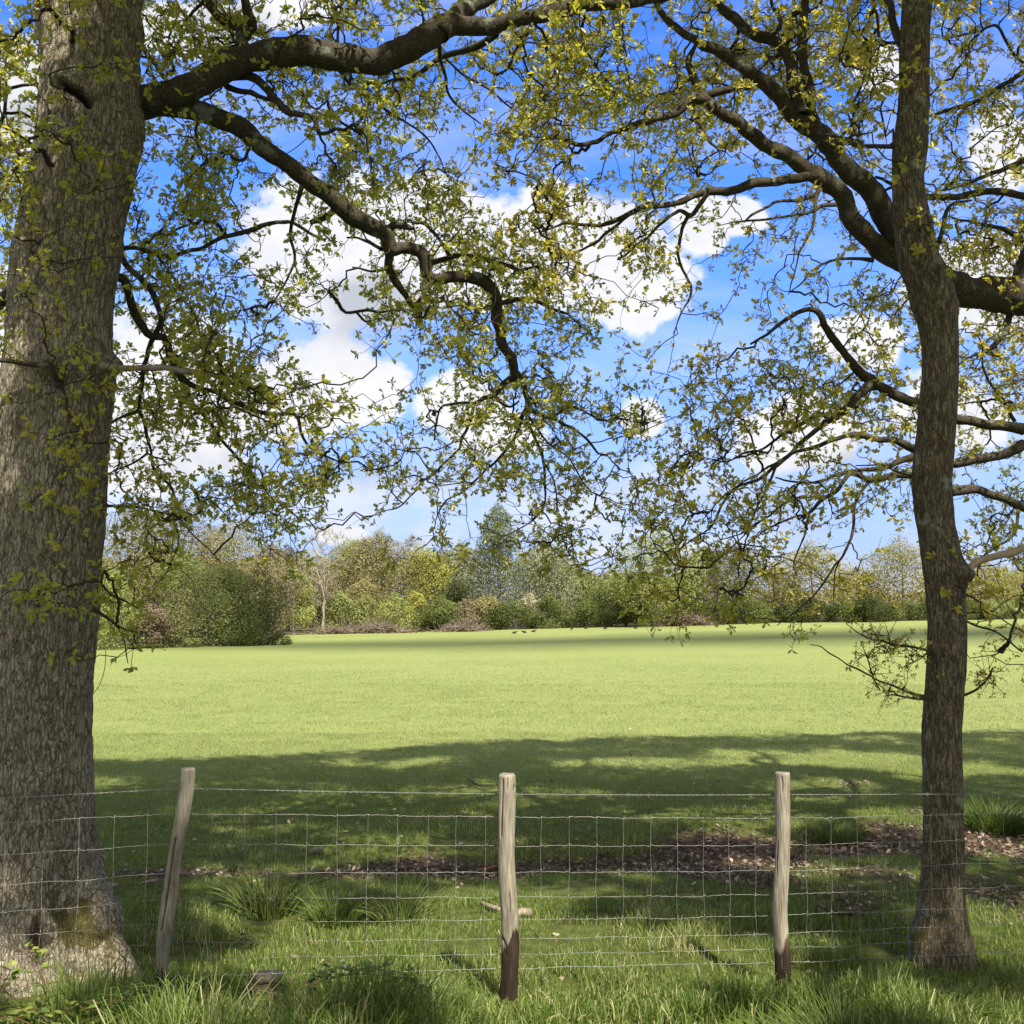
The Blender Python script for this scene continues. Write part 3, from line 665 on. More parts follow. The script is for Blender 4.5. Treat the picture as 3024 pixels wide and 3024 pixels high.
GB = lambda x, y: float(gz(np.array(x), np.array(y)))
cL, _ = column(TRUNK_ROWS['L'], DEPTH['L'], 0.1); cT, _ = column(TRUNK_ROWS['T'], DEPTH['T'], 0.1)
XR = 6.4
TREES = {
 'L': thing('oak_tree', (cL[3][0], DEPTH['L'], GB(cL[3][0], 6)), 'massive old oak with mossy root flare standing behind the wire fence at the leaning post', 'tree', 'oak trees overhanging the fence'),
 'T': thing('oak_tree', (cT[3][0], DEPTH['T'], GB(cT[3][0], 6.3)), 'slender tree with thin grey lichened trunk close behind the fence, beside the leaf litter', 'tree', 'oak trees overhanging the fence'),
 'R': thing('oak_tree', (XR, DEPTH['R'], GB(XR, 8.7)), 'oak behind the slender trunk, only its long dark drooping boughs showing', 'tree', 'oak trees overhanging the fence'),
}
tcL, trL = trunk_mesh('L', 240, 0.012, 0.012, 24, 4.0, M_BARK, TREES['L'], 0.26)
tcT, trT = trunk_mesh('T', 110, 0.012, 0.0045, 30, 5.0, M_BARK_T, TREES['T'], 0.05)
# trunk of the oak to the right (outside the picture, carries its boughs)
_zr = np.linspace(-0.2, 8.4, 200)
tcR = np.stack([XR + 0.25 * np.sin(_zr * 0.5), np.full(200, DEPTH['R']), _zr + GB(XR, 8.7)], -1)
_V, _F = tube(tcR, np.interp(_zr, [-0.2, 0.5, 4, 8.4], [0.65, 0.45, 0.38, 0.10]), 48, 0.06, 6)
g = Geo(); g.add(_V, _F); g.build('trunk', M_BARK, TREES['R'])

SEED = {'L': [], 'T': [], 'R': []}
BRPX = []      # traced samples in pixels with their depth and tree
for key, d0, d1, pl in BR:
    pl = np.array(pl, float); n = len(pl)
    s = np.concatenate([[0], np.cumsum(np.hypot(*np.diff(pl[:, :2], axis=0).T))]); t = s / s[-1]
    dep = d0 + (d1 - d0) * t
    p3 = P(pl[:, 0], pl[:, 1], dep)
    rad = pl[:, 2] / 3024.0 * dep
    crv = catmull(np.concatenate([p3, rad[:, None]], 1), 0.03)
    wob = (np.stack([n2d(crv[:, 0] * 3, crv[:, 2] * 3, 1.5, 3, 1.0 + k) for k in range(3)], -1) - 0.5) * 0.08
    pts = crv[:, :3] + wob * np.clip(np.arange(len(crv)) / 12.0, 0, 1)[:, None]
    rad = np.maximum(crv[:, 3], 0.0025)
    SEED[key].append(pts[::3])
    px, py, _ = PROJ(pts[::4]); BRPX.append(np.stack([px, py, pts[::4, 1], np.full(len(px), 'LTR'.index(key)), rad[::4] / pts[::4, 1] * 3024], -1))
    sides = 26 if rad.max() > 0.06 else 12 if rad.max() > 0.03 else 8
    lump = 1 + 0.30 * np.clip(n2d(np.arange(len(pts)) * 0.03, np.full(len(pts), d0 * 3 + pl[0, 0] * 0.01), 5.0, 2) - 0.55, 0, 1) * 2
    V, F = tube(pts, rad * (lump if rad.max() > 0.02 else 1), sides, 0.22, 13.0)
    g = Geo(); g.add(V, F)
    first = pl[0]
    mt = M_BRANCH
    dead = (key == 'T' and 15 < pl[0][2] and pl[-1][0] > 3024) or (key == 'L' and abs(pl[-1][0] - 654) < 4 and abs(pl[-1][1] - 1104) < 8)
    if key == 'T' and dead: mt = M_PALEBRANCH
    elif dead: mt = M_DEADWOOD
    o = g.build('branch', mt, TREES[key])
    if dead: o["label"] = "bare pale branch without leaves" if key == 'T' else "dead broken grey stub"
BRPX = np.concatenate(BRPX)
SEED['L'].append(tcL[(tcL[:, 2] > 2.6)][::8] + np.array([0, -0.28, 0])); SEED['L'].append(tcL[(tcL[:, 2] > 2.6)][::8])
SEED['T'].append(tcT[tcT[:, 2] > 2.2][::8]); SEED['R'].append(tcR[tcR[:, 2] > 3][::4])

# how thick the leaves hang, as seen from the field gate (columns and rows of 120 display pixels)
DENS = np.array([
 [7,5,6,6,6,6,4,5,6,7,7,7,8,7,6,8],
 [3,4,3,3,4,5,6,6,7,7,8,7,7,6,5,6],
 [6,4,6,6,6,6,6,5,6,7,6,6,7,6,4,5],
 [6,4,6,6,6,5,4,5,7,6,4,4,5,5,4,6],
 [5,4,6,6,5,4,4,7,7,5,3,0.4,2,5,4,6],
 [5,3,6,6,1.5,0.2,3,7,6,0.5,2,6,7,6,4,5],
 [2,3,6,6,6,4,1.5,5.5,6,5.5,3,7,7,6,5,6],
 [2,2,6,6,6,5,5,6,6,6,6,6,5,4,3,5],
 [0,1.5,4,3,2.5,0.3,2.5,3,4,3,4,5,3,2,1,4],
 [0,5,2,0,0,0,0,0,0.7,1,5,5,2.5,1.5,1,2],
 [0,1.5,0.5,0,0,0,0,0,0,0,0,0,0,0.5,0.4,1.5]], float)
def dens_at(dx, dy):
    c = np.clip(dx / 120.75 - 0.5, 0, 14.999); r = np.clip(dy / 120.75 - 0.5, 0, 9.999)
    i = r.astype(int); j = c.astype(int); fr = r - i; fc = c - j
    v = DENS[i, j] * (1 - fr) * (1 - fc) + DENS[i + 1, j] * fr * (1 - fc) + DENS[i, j + 1] * (1 - fr) * fc + DENS[i + 1, j + 1] * fr * fc
    cut = np.interp(dx, [880, 900, 1180, 1200, 1450, 1470, 1500], [1400, 1095, 1095, 1180, 1180, 1180, 1400])
    return v * (dy < cut)
NATT = 26000
cx_ = RNG.uniform(-60, 1990, NATT); cy_ = RNG.uniform(-60, 1300, NATT)
clump = n2d(cx_, cy_, 1 / 95.0, 3, 12.0)
pr = 1.25 * (dens_at(cx_, cy_) / 9.0) ** 1.55 * np.clip((clump - 0.28) * 2.6, 0.1, 1.35)
keep = RNG.random(NATT) < pr * 0.74
cx_, cy_ = cx_[keep] * 3024 / 1932, cy_[keep] * 3024 / 1932
# nearest traced branch gives the depth and the tree
nd = np.empty(len(cx_)); nk = np.empty(len(cx_), int); ndist = np.empty(len(cx_))
for i0 in range(0, len(cx_), 1000):
    sl = slice(i0, i0 + 1000)
    dd = (cx_[sl, None] - BRPX[None, :, 0]) ** 2 + (cy_[sl, None] - BRPX[None, :, 1]) ** 2
    dd = dd * RNG.uniform(0.55, 1.6, dd.shape)
    j = dd.argmin(1); nd[sl] = BRPX[j, 2]; nk[sl] = BRPX[j, 3].astype(int); ndist[sl] = np.sqrt(dd.min(1))
ok = ndist < 260
cx_, cy_, nd, nk = cx_[ok], cy_[ok], nd[ok], nk[ok]
dep = nd + RNG.normal(0, 0.75, len(nd)); dep = np.clip(dep, 5.45, 10.2)
ATT = P(cx_, cy_, dep)
# leaves hang behind and beside the thick boughs rather than over them
thick = BRPX[BRPX[:, 4] > 10]
for i0 in range(0, len(ATT), 1000):
    sl = slice(i0, i0 + 1000)
    dd = np.hypot(cx_[sl, None] - thick[None, :, 0], cy_[sl, None] - thick[None, :, 1]) - thick[None, :, 4]
    j = dd.argmin(1); hit = (dd.min(1) < 34) & (RNG.random(len(j)) < 0.9) & (dep[sl] < thick[j, 2] + 0.35)
    nd_ = np.where(hit, thick[j, 2] + 0.35 + np.abs(RNG.normal(0, 0.6, len(j))), dep[sl])
    ATT[sl] = P(cx_[sl], cy_[sl], nd_)
# few leaves hang in front of the big trunk
_ct = np.interp(cy_, [0, 500, 1000, 1600], [260, 240, 180, 120]); infront = (np.abs(cx_ - _ct) < 165) & (ATT[:, 1] < 6.6)
kp = ~infront | (RNG.random(len(ATT)) < 0.42); ATT, nk = ATT[kp], nk[kp]
# keep twigs out of the trunks
for cc, rr in ((tcL, 0.5), (tcT, 0.2)):
    k = np.interp(ATT[:, 2], cc[:, 2], cc[:, 0]); inside = np.hypot(ATT[:, 0] - k, ATT[:, 1] - cc[0, 1]) < rr
    ATT[inside, 1] = cc[0, 1] - rr - RNG.uniform(0.05, 0.3, inside.sum())

# a few leafy sprigs on the thin low shoots of the slender tree
for key, d0, d1, pl in BR:
    if key == 'T' and pl[0][2] < 5 and pl[0][1] > 1750:
        m = 9; t = RNG.uniform(0.25, 1.0, m) * (len(pl) - 1); i = np.minimum(t.astype(int), len(pl) - 2); f = t - i; a_ = np.array(pl)
        w_ = a_[i] * (1 - f)[:, None] + a_[i + 1] * f[:, None]
        ATT = np.concatenate([ATT, P(w_[:, 0] + RNG.normal(0, 14, m), w_[:, 1] - np.abs(RNG.normal(0, 16, m)), d0 + (d1 - d0) * t / (len(pl) - 1))]); nk = np.concatenate([nk, np.full(m, 1)])

def grow(seeds, pts, bf=0.28):
    """joins the points to the seeds by short paths (minimum spanning tree weighted by path length)"""
    n = len(pts); best = np.full(n, np.inf); par = np.full(n, -1); 
    for i0 in range(0, len(seeds), 400):
        s = seeds[i0:i0 + 400]; dd = np.linalg.norm(pts[:, None] - s[None], axis=-1)
        j = dd.argmin(1); v = dd[np.arange(n), j]; b = v < best
        best[b] = v[b]; par[b] = j[b] + i0
    par = -par - 2            # seeds are stored as -(index)-2
    plen = np.zeros(n); done = np.zeros(n, bool); cost = best.copy(); edge = best.copy(); order = []
    for _ in range(n):
        k = int(np.argmin(cost)); done[k] = True; cost[k] = np.inf; order.append(k)
        plen[k] = edge[k] + (plen[par[k]] if par[k] >= 0 else 0)
        d = np.linalg.norm(pts - pts[k], axis=1); c = d + bf * plen[k]
        b = (~done) & (c < cost)
        cost[b] = c[b]; edge[b] = d[b]; par[b] = k
    return par, order

LEAF2D = np.array([(0, 0), (0, 1.0), (0.16, 0.28), (0.10, 0.40), (0.30, 0.58), (0.15, 0.72), (0.17, 0.93), (-0.16, 0.28), (-0.10, 0.40), (-0.30, 0.58), (-0.15, 0.72), (-0.17, 0.93)])
LF_R = np.array([0, 2, 3, 4, 5, 6, 1]); LF_L = np.array([0, 1, 11, 10, 9, 8, 7])
def oak_leaves(g, base, axis, size, tint, mat=1):
    n = len(base); axis = unit(axis)
    side = unit(np.cross(axis, rvec(n) * 0.9 + np.array([0, 0, 0.35]))); nor = np.cross(side, axis)
    curl = RNG.uniform(-0.5, 0.35, n)
    x = LEAF2D[:, 0]; y = LEAF2D[:, 1]
    V = base[:, None] + size[:, None, None] * (side[:, None] * (x * 1.15)[None, :, None] + axis[:, None] * y[None, :, None] + nor[:, None] * (0.38 * np.abs(x)[None] + curl[:, None] * (y ** 2)[None])[..., None])
    o = (np.arange(n) * 12)[:, None]
    g.add(V.reshape(-1, 3), [LF_R[None] + o, LF_L[None] + o], np.repeat(tint, 12), mat)
def diamonds(g, base, axis, nrm, ln, wd, tint, mat=0):
    n = len(base); axis = unit(axis); side = unit(np.cross(axis, nrm)); nr = np.cross(side, axis)
    V = np.stack([base - axis * ln[:, None] * 0.5, base + side * wd[:, None] * 0.5 + nr * wd[:, None] * 0.15, base + axis * ln[:, None] * 0.5, base - side * wd[:, None] * 0.5 + nr * wd[:, None] * 0.15], 1)
    g.add(V.reshape(-1, 3), np.arange(4)[None] + (np.arange(n) * 4)[:, None], np.repeat(tint, 4), mat)

def hermite_edges(P0, P1, T0, T1, m=5):
    t = np.linspace(0, 1, m)[None, :, None]; L = np.linalg.norm(P1 - P0, axis=-1)[:, None, None]
    h00 = 2 * t ** 3 - 3 * t ** 2 + 1; h10 = t ** 3 - 2 * t ** 2 + t; h01 = -2 * t ** 3 + 3 * t ** 2; h11 = t ** 3 - t ** 2
    return h00 * P0[:, None] + h10 * L * T0[:, None] + h01 * P1[:, None] + h11 * L * T1[:, None]

# crown above and around the picture: ellipsoids of boughs that shade the fence and the grass
CROWN = {'L': ((-2.6, 4.3, 9.3), (6.4, 6.3, 3.6), 900), 'T': ((2.2, 4.2, 9.6), (3.2, 5.4, 3.6), 360), 'R': ((7.4, 6.4, 10.0), (8.6, 6.2, 4.9), 1500)}
def crown_points(key):
    """bough ends above and around the picture with the size of their leaf clumps; placed so that they shade the fence, the pasture edge and the trunks"""
    out = []; rad = []
    def put(w_, r_):
        x, y, f = PROJ(w_)
        if f > 0.2 and -300 < x < 3324 and y > -230: return 0
        out.append(w_); rad.append(r_); return 1
    c, r, n = CROWN[key]
    for _ in range(260):
        p = RNG.normal(size=3); p = p / np.linalg.norm(p) * RNG.random() ** 0.36
        w_ = np.array(c) + p * np.array(r)
        if w_[1] + w_[2] * 0.708 < 4.5 and w_[2] > 6.0: put(w_, 0.45)
    edge_ = lambda v: np.interp(v, [-8, -4, 0, 4, 8, 12], [14.4, 15.0, 17.2, 17.7, 18.7, 18.8]) - 0.25 + 0.8 * (n2d(v, 0.0, 0.5, 2, 1.0) - 0.5)
    lo_, hi_, far_, near_ = {'L': (-7.5, -0.8, 470, 720), 'T': (-0.8, 3.2, 380, 480), 'R': (3.2, 11.5, 640, 620)}[key]
    k_ = 0
    for _ in range(40 * far_):
        if k_ >= far_: break
        xs_ = RNG.uniform(lo_, hi_); e_ = float(edge_(xs_)); ys_ = RNG.uniform(11.3, e_); z_ = RNG.uniform(9.0, 13.5)
        if n2d(xs_ * 0.5, ys_, 1.1, 3, 44.0) < np.interp(e_ - ys_, [0, 0.8, 1.6, 6], [0.2, 0.36, 0.48, 0.52]): continue
        k_ += put(np.array([xs_ + 0.33 * z_, ys_ - 0.708 * z_, z_]), 0.40)
    k_ = 0
    for _ in range(40 * near_):
        if k_ >= near_: break
        xs_ = RNG.uniform(lo_, min(hi_, 8.5)); ys_ = RNG.uniform(3.8, 11.5); z_ = RNG.uniform(6.8, 11.5)
        if (xs_ < -1.2 and ys_ < 4.9) or n2d(xs_ * 0.5, ys_, 1.8, 3, 14.0) < 0.505: continue
        k_ += put(np.array([xs_ + 0.33 * z_, ys_ - 0.708 * z_, z_]), 0.25)
    for _ in range({'L': 330, 'T': 200, 'R': 0}[key]):
        zt = RNG.uniform(0.5 if key == 'L' else 0.4, 6.4); z_ = RNG.uniform(max(zt + 1.5, 6.6), 11.0)
        bx, by = (np.interp(zt, [0, 6], [-2.45, -1.9]), 6.0) if key == 'L' else (2.55, 6.28)
        put(np.array([bx + RNG.uniform(-1, 1) * (0.5 if key == 'L' else 0.3) + 0.33 * (z_ - zt), by - 0.708 * (z_ - zt), z_]), 0.35)
    return np.array(out), np.array(rad)

for key in 'LTR':
    ki = 'LTR'.index(key)
    seeds = np.concatenate(SEED[key]); near = ATT[nk == ki]
    if key != 'T': near = near[RNG.random(len(near)) < 1.0]
    far, frad = crown_points(key)
    pts = np.concatenate([near, far]); nn = len(near); isfar = np.arange(len(pts)) >= nn
    par, order = grow(seeds, near); par = np.array(par)
    sx_, sy_, sf_ = PROJ(seeds); hid = np.where((sf_ < 0.2) | (sy_ < -40) | (sx_ < -60) | (sx_ > 3084))[0]
    pf, of = grow(seeds[hid], far); pf = np.array(pf)
    pf = np.where(pf >= 0, pf + nn, -hid[np.maximum(-pf - 2, 0)] - 2)
    par = np.concatenate([par, pf]); order = list(order) + [k + nn for k in of]
    cnt = np.where(isfar, 6.0, 1.0)
    for k in reversed(order):
        if par[k] >= 0: cnt[par[k]] += cnt[k]
    P0 = np.where((par >= 0)[:, None], pts[np.maximum(par, 0)], seeds[np.maximum(-par - 2, 0)])
    dirn = unit(pts - P0)
    T0 = np.where((par >= 0)[:, None], unit(dirn[np.maximum(par, 0)] + dirn * 0.7), unit(dirn + rvec(len(pts)) * 0.5))
    T1 = unit(dirn + rvec(len(pts)) * 0.35)
    T0n = T0
    for k in order:
        if par[k] >= 0: T0n[k] = unit(T1[par[k]] + dirn[k] * 0.6)
    EP = hermite_edges(P0, pts, T0n, T1, 6)
    L = np.linalg.norm(pts - P0, axis=1)
    jit = RNG.normal(size=EP.shape) * (0.05 * np.minimum(L, 0.5))[:, None, None]; jit[:, 0] = 0; jit[:, -1] = 0
    EP = EP + jit
    r1 = np.clip(0.0021 * cnt ** 0.50, 0.0024, 0.05)
    r0 = np.where(par >= 0, np.minimum(r1 * 1.35, np.clip(0.0021 * cnt[np.maximum(par, 0)] ** 0.50, 0.0024, 0.05)), r1 * 1.25)
    RR = r0[:, None] + (r1 - r0)[:, None] * np.linspace(0, 1, 6)[None]
    g = Geo(); V, F = tubes(EP, RR, 5); g.add(V, F, 0.5, 0)
    # sprays: two or three short shoots at every point, each ending in a rosette of young leaves
    ns = RNG.choice([3, 4, 4, 5], nn) if key != 'T' else RNG.choice([2, 3, 4], nn)
    idx = np.repeat(np.arange(nn), ns); m = len(idx)
    along = RNG.random(m)[:, None]
    b0 = pts[idx] + (EP[idx, 3] - pts[idx]) * along * (RNG.random(m) < 0.6)[:, None]
    sd = unit(dirn[idx] * 0.5 + rvec(m) * 0.9 + np.array([0, 0, -0.05])); sl = RNG.uniform(0.04, 0.17, m)[:, None]
    tip = b0 + sd * sl; mid = b0 + sd * sl * 0.5 + rvec(m) * sl * 0.12
    V, F = tubes(np.stack([b0, mid, tip], 1), np.stack([np.full(m, 0.0021), np.full(m, 0.0017), np.full(m, 0.0011)], 1), 3)
    g.add(V, F, 0.5, 0)
    nl = RNG.integers(4, 9, m); li = np.repeat(np.arange(m), nl); q_ = len(li)
    ax = unit(sd[li] * 0.45 + rvec(q_) * 0.85 + np.array([0, 0, -0.12]))
    size = RNG.uniform(0.022, 0.050, q_) * np.repeat(RNG.uniform(0.75, 1.2, m), nl)
    base = tip[li] - sd[li] * (RNG.random(q_) * 0.03)[:, None] + ax * 0.004
    low_ = (key == 'T') & (tip[li][:, 2] < 2.05); size = np.where(low_, size * 0.5, size)
    tn = np.clip(0.38 + 0.55 * (n2d(tip[:, 0], tip[:, 2], 0.9, 2, 6.0) - 0.4)[li] + RNG.normal(0, 0.15, q_) + (0.22 if key != 'L' else 0.0), 0, 1)
    tn = np.where(low_, RNG.uniform(0.85, 1.0, q_), tn)
    oak_leaves(g, base, ax, size, tn)
    # boughs outside the picture
    if len(far):
        fi = np.repeat(np.arange(len(far)), np.where(frad < 0.3, 24, 44)); q_ = len(fi)
        off = rvec(q_) * (RNG.random(q_) ** 0.5 * frad[fi])[:, None] * np.array([1, 1, 0.6])
        b = far[fi] + off
        x, y, f = PROJ(b); vis = (f > 0.2) & (x > -40) & (x < 3064) & (y > -40)
        b = b[~vis]; q_ = len(b)
        ax = unit(rvec(q_) + np.array([0, 0, -0.2])); ln = RNG.uniform(0.10, 0.155, q_)
        diamonds(g, b, ax, rvec(q_) + np.array([0, 0, 0.8]), ln, ln * 0.6, np.clip(RNG.normal(0.5, 0.2, q_), 0, 1), 1)
    g.build('crown', [M_TWIG, M_OAKLEAF], TREES[key])
# ------------------------------------------------------------------ fence
def fence_y(px):
    u = (np.asarray(px, float) - 1512) / 3024.0
    return 5.52 / (1 - 0.15 * u)
GG = lambda x, y: (x * 0.53, 2000 + y * 0.53)
HH = lambda x, y: (1000 + x * 0.53, 2000 + y * 0.53)
II = lambda x, y: (2000 + x * 0.53, 2000 + y * 0.53)
XS = [GG(-700, 0)[0], GG(0, 0)[0], GG(500, 0)[0], GG(640, 0)[0], GG(1000, 0)[0], GG(1900, 0)[0], HH(890, 0)[0], HH(1900, 0)[0], II(540, 0)[0], II(900, 0)[0], II(1380, 0)[0], II(1850, 0)[0], II(2500, 0)[0]]
ROWS = [[850,812,785,775,762,768,778,785,785,781,768,757,742],[1022,988,962,947,930,935,940,940,935,929,915,898,878],[1200,1158,1128,1112,1088,1090,1087,1084,1078,1068,1050,1033,1008],
        [1360,1312,1276,1262,1233,1232,1225,1221,1210,1200,1185,1165,1140],[1495,1445,1408,1390,1366,1362,1350,1342,1327,1312,1297,1275,1250],[1615,1562,1514,1500,1479,1470,1458,1445,1430,1415,1393,1375,1350],
        [1712,1660,1614,1598,1571,1555,1545,1529,1512,1498,1472,1455,1430],[1805,1752,1710,1690,1664,1646,1625,1600,1592,1576,1550,1535,1512]]
BARB = [715,675,648,640,619,638,651,657,655,654,652,652,650]
STAY = [(-640,-680),(-420,-455),(-190,-215),(30,8),(250,205),(445,410),(640,598),(825,795),(1005,985),(1185,1158),(1365,1342),(1540,1518),(1712,1695),(1880,1868)]
STAY = [(GG(a, 0)[0], GG(b, 0)[0]) for a, b in STAY] + [(HH(a, 0)[0], HH(b, 0)[0]) for a, b in [(165,147),(330,315),(500,483),(655,643),(820,803),(980,968),(1130,1115),(1285,1278),(1438,1432),(1587,1580),(1740,1735),(1887,1885)]] + \
       [(II(a, 0)[0], II(b, 0)[0]) for a, b in [(143,152),(285,303),(432,442),(575,585),(715,727),(855,868),(1000,1018),(1138,1152),(1270,1292),(1410,1426),(1550,1560),(1680,1695),(1815,1832),(1950,1966),(2085,2100),(2220,2235),(2350,2366),(2480,2500)]]
FENCE = thing('wire_fence', (0, 5.52, GB(0, 5.52)), 'sagging stock fence of wire netting and barbed wire on three weathered posts', 'fence')
def row_pts(ys, n=900):
    x = np.linspace(XS[0], XS[-1], n); y = 2000 + np.interp(x, XS, ys) * 0.53
    k = 5; ker = np.ones(2 * k + 1) / (2 * k + 1); y = np.convolve(np.pad(y, k, 'edge'), ker, 'valid')
    return x, y
g = Geo()
for ri, ys in enumerate(ROWS):
    x, y = row_pts(ys)
    # crimps between the stays
    sx = np.array([a + (b - a) * ri / 7 for a, b in STAY]); dn = np.abs(x[:, None] - sx[None]).min(1)
    y = y + 1.6 * np.sin(x * 0.23 + ri * 1.3) * np.exp(-(dn / 22) ** 2) + 1.2 * np.sin(x * 0.021 + ri)
    p = P(x, y, fence_y(x)); p[:, 1] += 0.006 * np.sin(x * 0.03 + ri * 2)
    V, F = tube(p, np.full(len(p), 0.0012 if ri in (0, 7) else 0.0010), 5); g.add(V, F)
for si, (a, b) in enumerate(STAY):
    t = np.linspace(0, 7, 60); x = a + (b - a) * t / 7
    y = np.array([np.interp(tt, range(8), [2000 + np.interp(xx, XS, r) * 0.53 for r in ROWS]) for tt, xx in zip(t, x)])
    x = x + 2.2 * np.sin(t * 2.1 + si * 1.7) * np.sin(t * np.pi / 7)
    p = P(x, y, fence_y(x)); p[:, 1] -= 0.003
    V, F = tube(p, np.full(60, 0.0010), 5); g.add(V, F)
    for ri in range(8):      # hinge knots
        i = int(ri / 7 * 59); c = p[i]
        V, F = tube(c + np.array([[0, 0, -0.006], [0.002, -0.002, 0], [0, 0, 0.006]]), np.array([0.0016, 0.0022, 0.0016]), 5); g.add(V, F)
g.build('wire_netting', M_WIRE, FENCE)
g = Geo(); x, y = row_pts(BARB, 2400); p = P(x, y, fence_y(x) - 0.01)
s_ = np.concatenate([[0], np.cumsum(np.linalg.norm(np.diff(p, axis=0), axis=1))])
for ph in (0, math.pi):
    o = np.stack([0 * s_, np.cos(s_ * 110 + ph), np.sin(s_ * 110 + ph)], -1) * 0.0017
    V, F = tube(p + o, np.full(len(p), 0.0009), 4); g.add(V, F)
for sb in np.arange(0.05, s_[-1], 0.115):
    c = np.array([np.interp(sb, s_, p[:, k]) for k in range(3)]); a0 = RNG.uniform(0, 6.28)
    for k in range(2):
        d = np.array([0.25 * (1 if k else -1), math.cos(a0 + k), math.sin(a0 + k)]) * 0.014
        V, F = tube(np.stack([c - d + np.array([0.004 * k, 0, 0]), c + d + np.array([0.004 * k, 0, 0])]), np.array([0.0009, 0.0005]), 4); g.add(V, F)
# loose end of barbed wire bent upwards right of the slender trunk
lx, ly = zip(*[II(a, b) for a, b in ((1762, 570), (1766, 610), (1780, 640), (1800, 655), (1830, 640))])
V, F = tube(catmull(P(np.array(lx), np.array(ly), fence_y(np.array(lx))), 0.01), np.full(1, 0.0015).repeat(len(catmull(P(np.array(lx), np.array(ly), fence_y(np.array(lx))), 0.01))), 5); g.add(V, F)
g.build('barbed_wire', M_WIRE, FENCE)

def wood_post_mat():
    m, b, out = mat("weathered_post")
    co = objco(b)
    gr = b.noise(b.vm('MULTIPLY', co, (1, 1, 0.05)), 160, 4, 0.6)
    br = b.noise(b.vm('MULTIPLY', co, (1, 1, 0.22)), 22, 5, 0.6)
    col = b.ramp(b.m('ADD', b.m('MULTIPLY', gr, 0.55), b.m('MULTIPLY', br, 0.5)), [(0.32, (0.075, 0.064, 0.045)), (0.5, (0.195, 0.172, 0.128)), (0.68, (0.33, 0.30, 0.235))])
    jag = b.noise(b.vm('MULTIPLY', co, (1, 1, 0.10)), 60, 3, 0.6)
    edge = b.m('ADD', attr(b, 'wet'), b.m('ADD', b.m('MULTIPLY', b.m('SUBTRACT', br, 0.5), 0.9), b.m('MULTIPLY', b.m('SUBTRACT', jag, 0.5), 1.6)))
    col = b.mix(b.smooth(edge, 0.40, 0.72), col, b.ramp(br, [(0.3, (0.010, 0.007, 0.005)), (0.6, (0.036, 0.024, 0.015)), (0.8, (0.10, 0.062, 0.034))]))
    col = b.mix(attr(b, 'scar'), col, (0.012, 0.009, 0.006, 1))
    principled(b, out, col, 0.9, 0, 0.15, b.m('ADD', gr, br), 0.006)
    return m
M_POST = wood_post_mat()
def post(rows, label, wet_y, cracks, off=0.05, slant=0.0):
    r = np.array(rows, float); d = float(fence_y((r[0, 1] + r[0, 2]) / 2)) - off
    c, rad = column(r, d, 0.006); seg = 72; a = np.arange(seg) / seg * 2 * np.pi; m = len(c)
    R = rad[:, None] * (1 + 0 * a[None])
    Q = np.stack([c[:, :1] + R * np.cos(a), c[:, 1:2] + R * np.sin(a), np.broadcast_to(c[:, 2:], (m, seg))], -1)
    R = R * (1 + 0.14 * (fbm(Q * np.array([14, 14, 5.0]) + 3, 3) - 0.5) + 0.05 * (fbm(Q * np.array([90, 90, 4.0]), 2) - 0.5))
    px, py, _ = PROJ(Q); front = np.sin(a)[None] < 0.15
    scar = np.zeros((m, seg))
    for (line, w_, dp) in cracks:
        L = np.array(line, float); yy = py; xx = np.interp(yy, L[:, 1], L[:, 0]); on = (yy > L[0, 1]) & (yy < L[-1, 1])
        taper = np.clip(np.minimum(yy - L[0, 1], L[-1, 1] - yy) / 14, 0, 1)
        k = np.exp(-((px - xx) / w_) ** 2) * on * front * taper; R = R - k * dp; scar = np.maximum(scar, np.clip(k * 1.4 - 0.25, 0, 1))
    top = np.clip((c[-1, 2] - c[:, 2]) / 0.012, 0, 1)[:, None]; R = R * (0.90 + 0.10 * np.sqrt(top))
    V = np.stack([c[:, :1] + R * np.cos(a), c[:, 1:2] + R * np.sin(a), Q[..., 2]], -1)
    V[-3:, :, 2] += 0.012 * (fbm(V[-3:] * 30, 2) - 0.5)
    k = (m - 1) * seg; i = np.arange(seg)
    g = Geo(); g.add(np.concatenate([V.reshape(-1, 3), V[-1].mean(0)[None] - [[0, 0, 0.003]]]), [grid_faces(m, seg, True), np.stack([k + i, k + (i + 1) % seg, np.full(seg, m * seg)], -1)])
    wet = np.clip((py - wet_y) / 60.0 + 0.5 + slant * np.cos(a)[None], 0, 1)
    o = g.build('fence_post', M_POST, FENCE, attrs={'wet': np.concatenate([wet.ravel(), [0]]), 'scar': np.concatenate([scar.ravel(), [0]])})
    o["label"] = label
pl = lambda f, *rows: [(f(0, y)[1], f(l, y)[0], f(r, y)[0]) for y, l, r in rows]
post(pl(GG, (502, 1010, 1092), (620, 1001, 1083), (760, 980, 1058), (900, 955, 1030), (1040, 930, 1003), (1200, 908, 995), (1350, 885, 970), (1480, 872, 952), (1560, 872, 942), (1640, 874, 935), (1800, 868, 930)), 'leaning grey post with a long dark crack', 2000 + 1650 * 0.53,
     [([GG(982, 880), GG(965, 960), GG(955, 1040), GG(940, 1150), GG(918, 1300), GG(895, 1430)], 2.0, 0.022)])
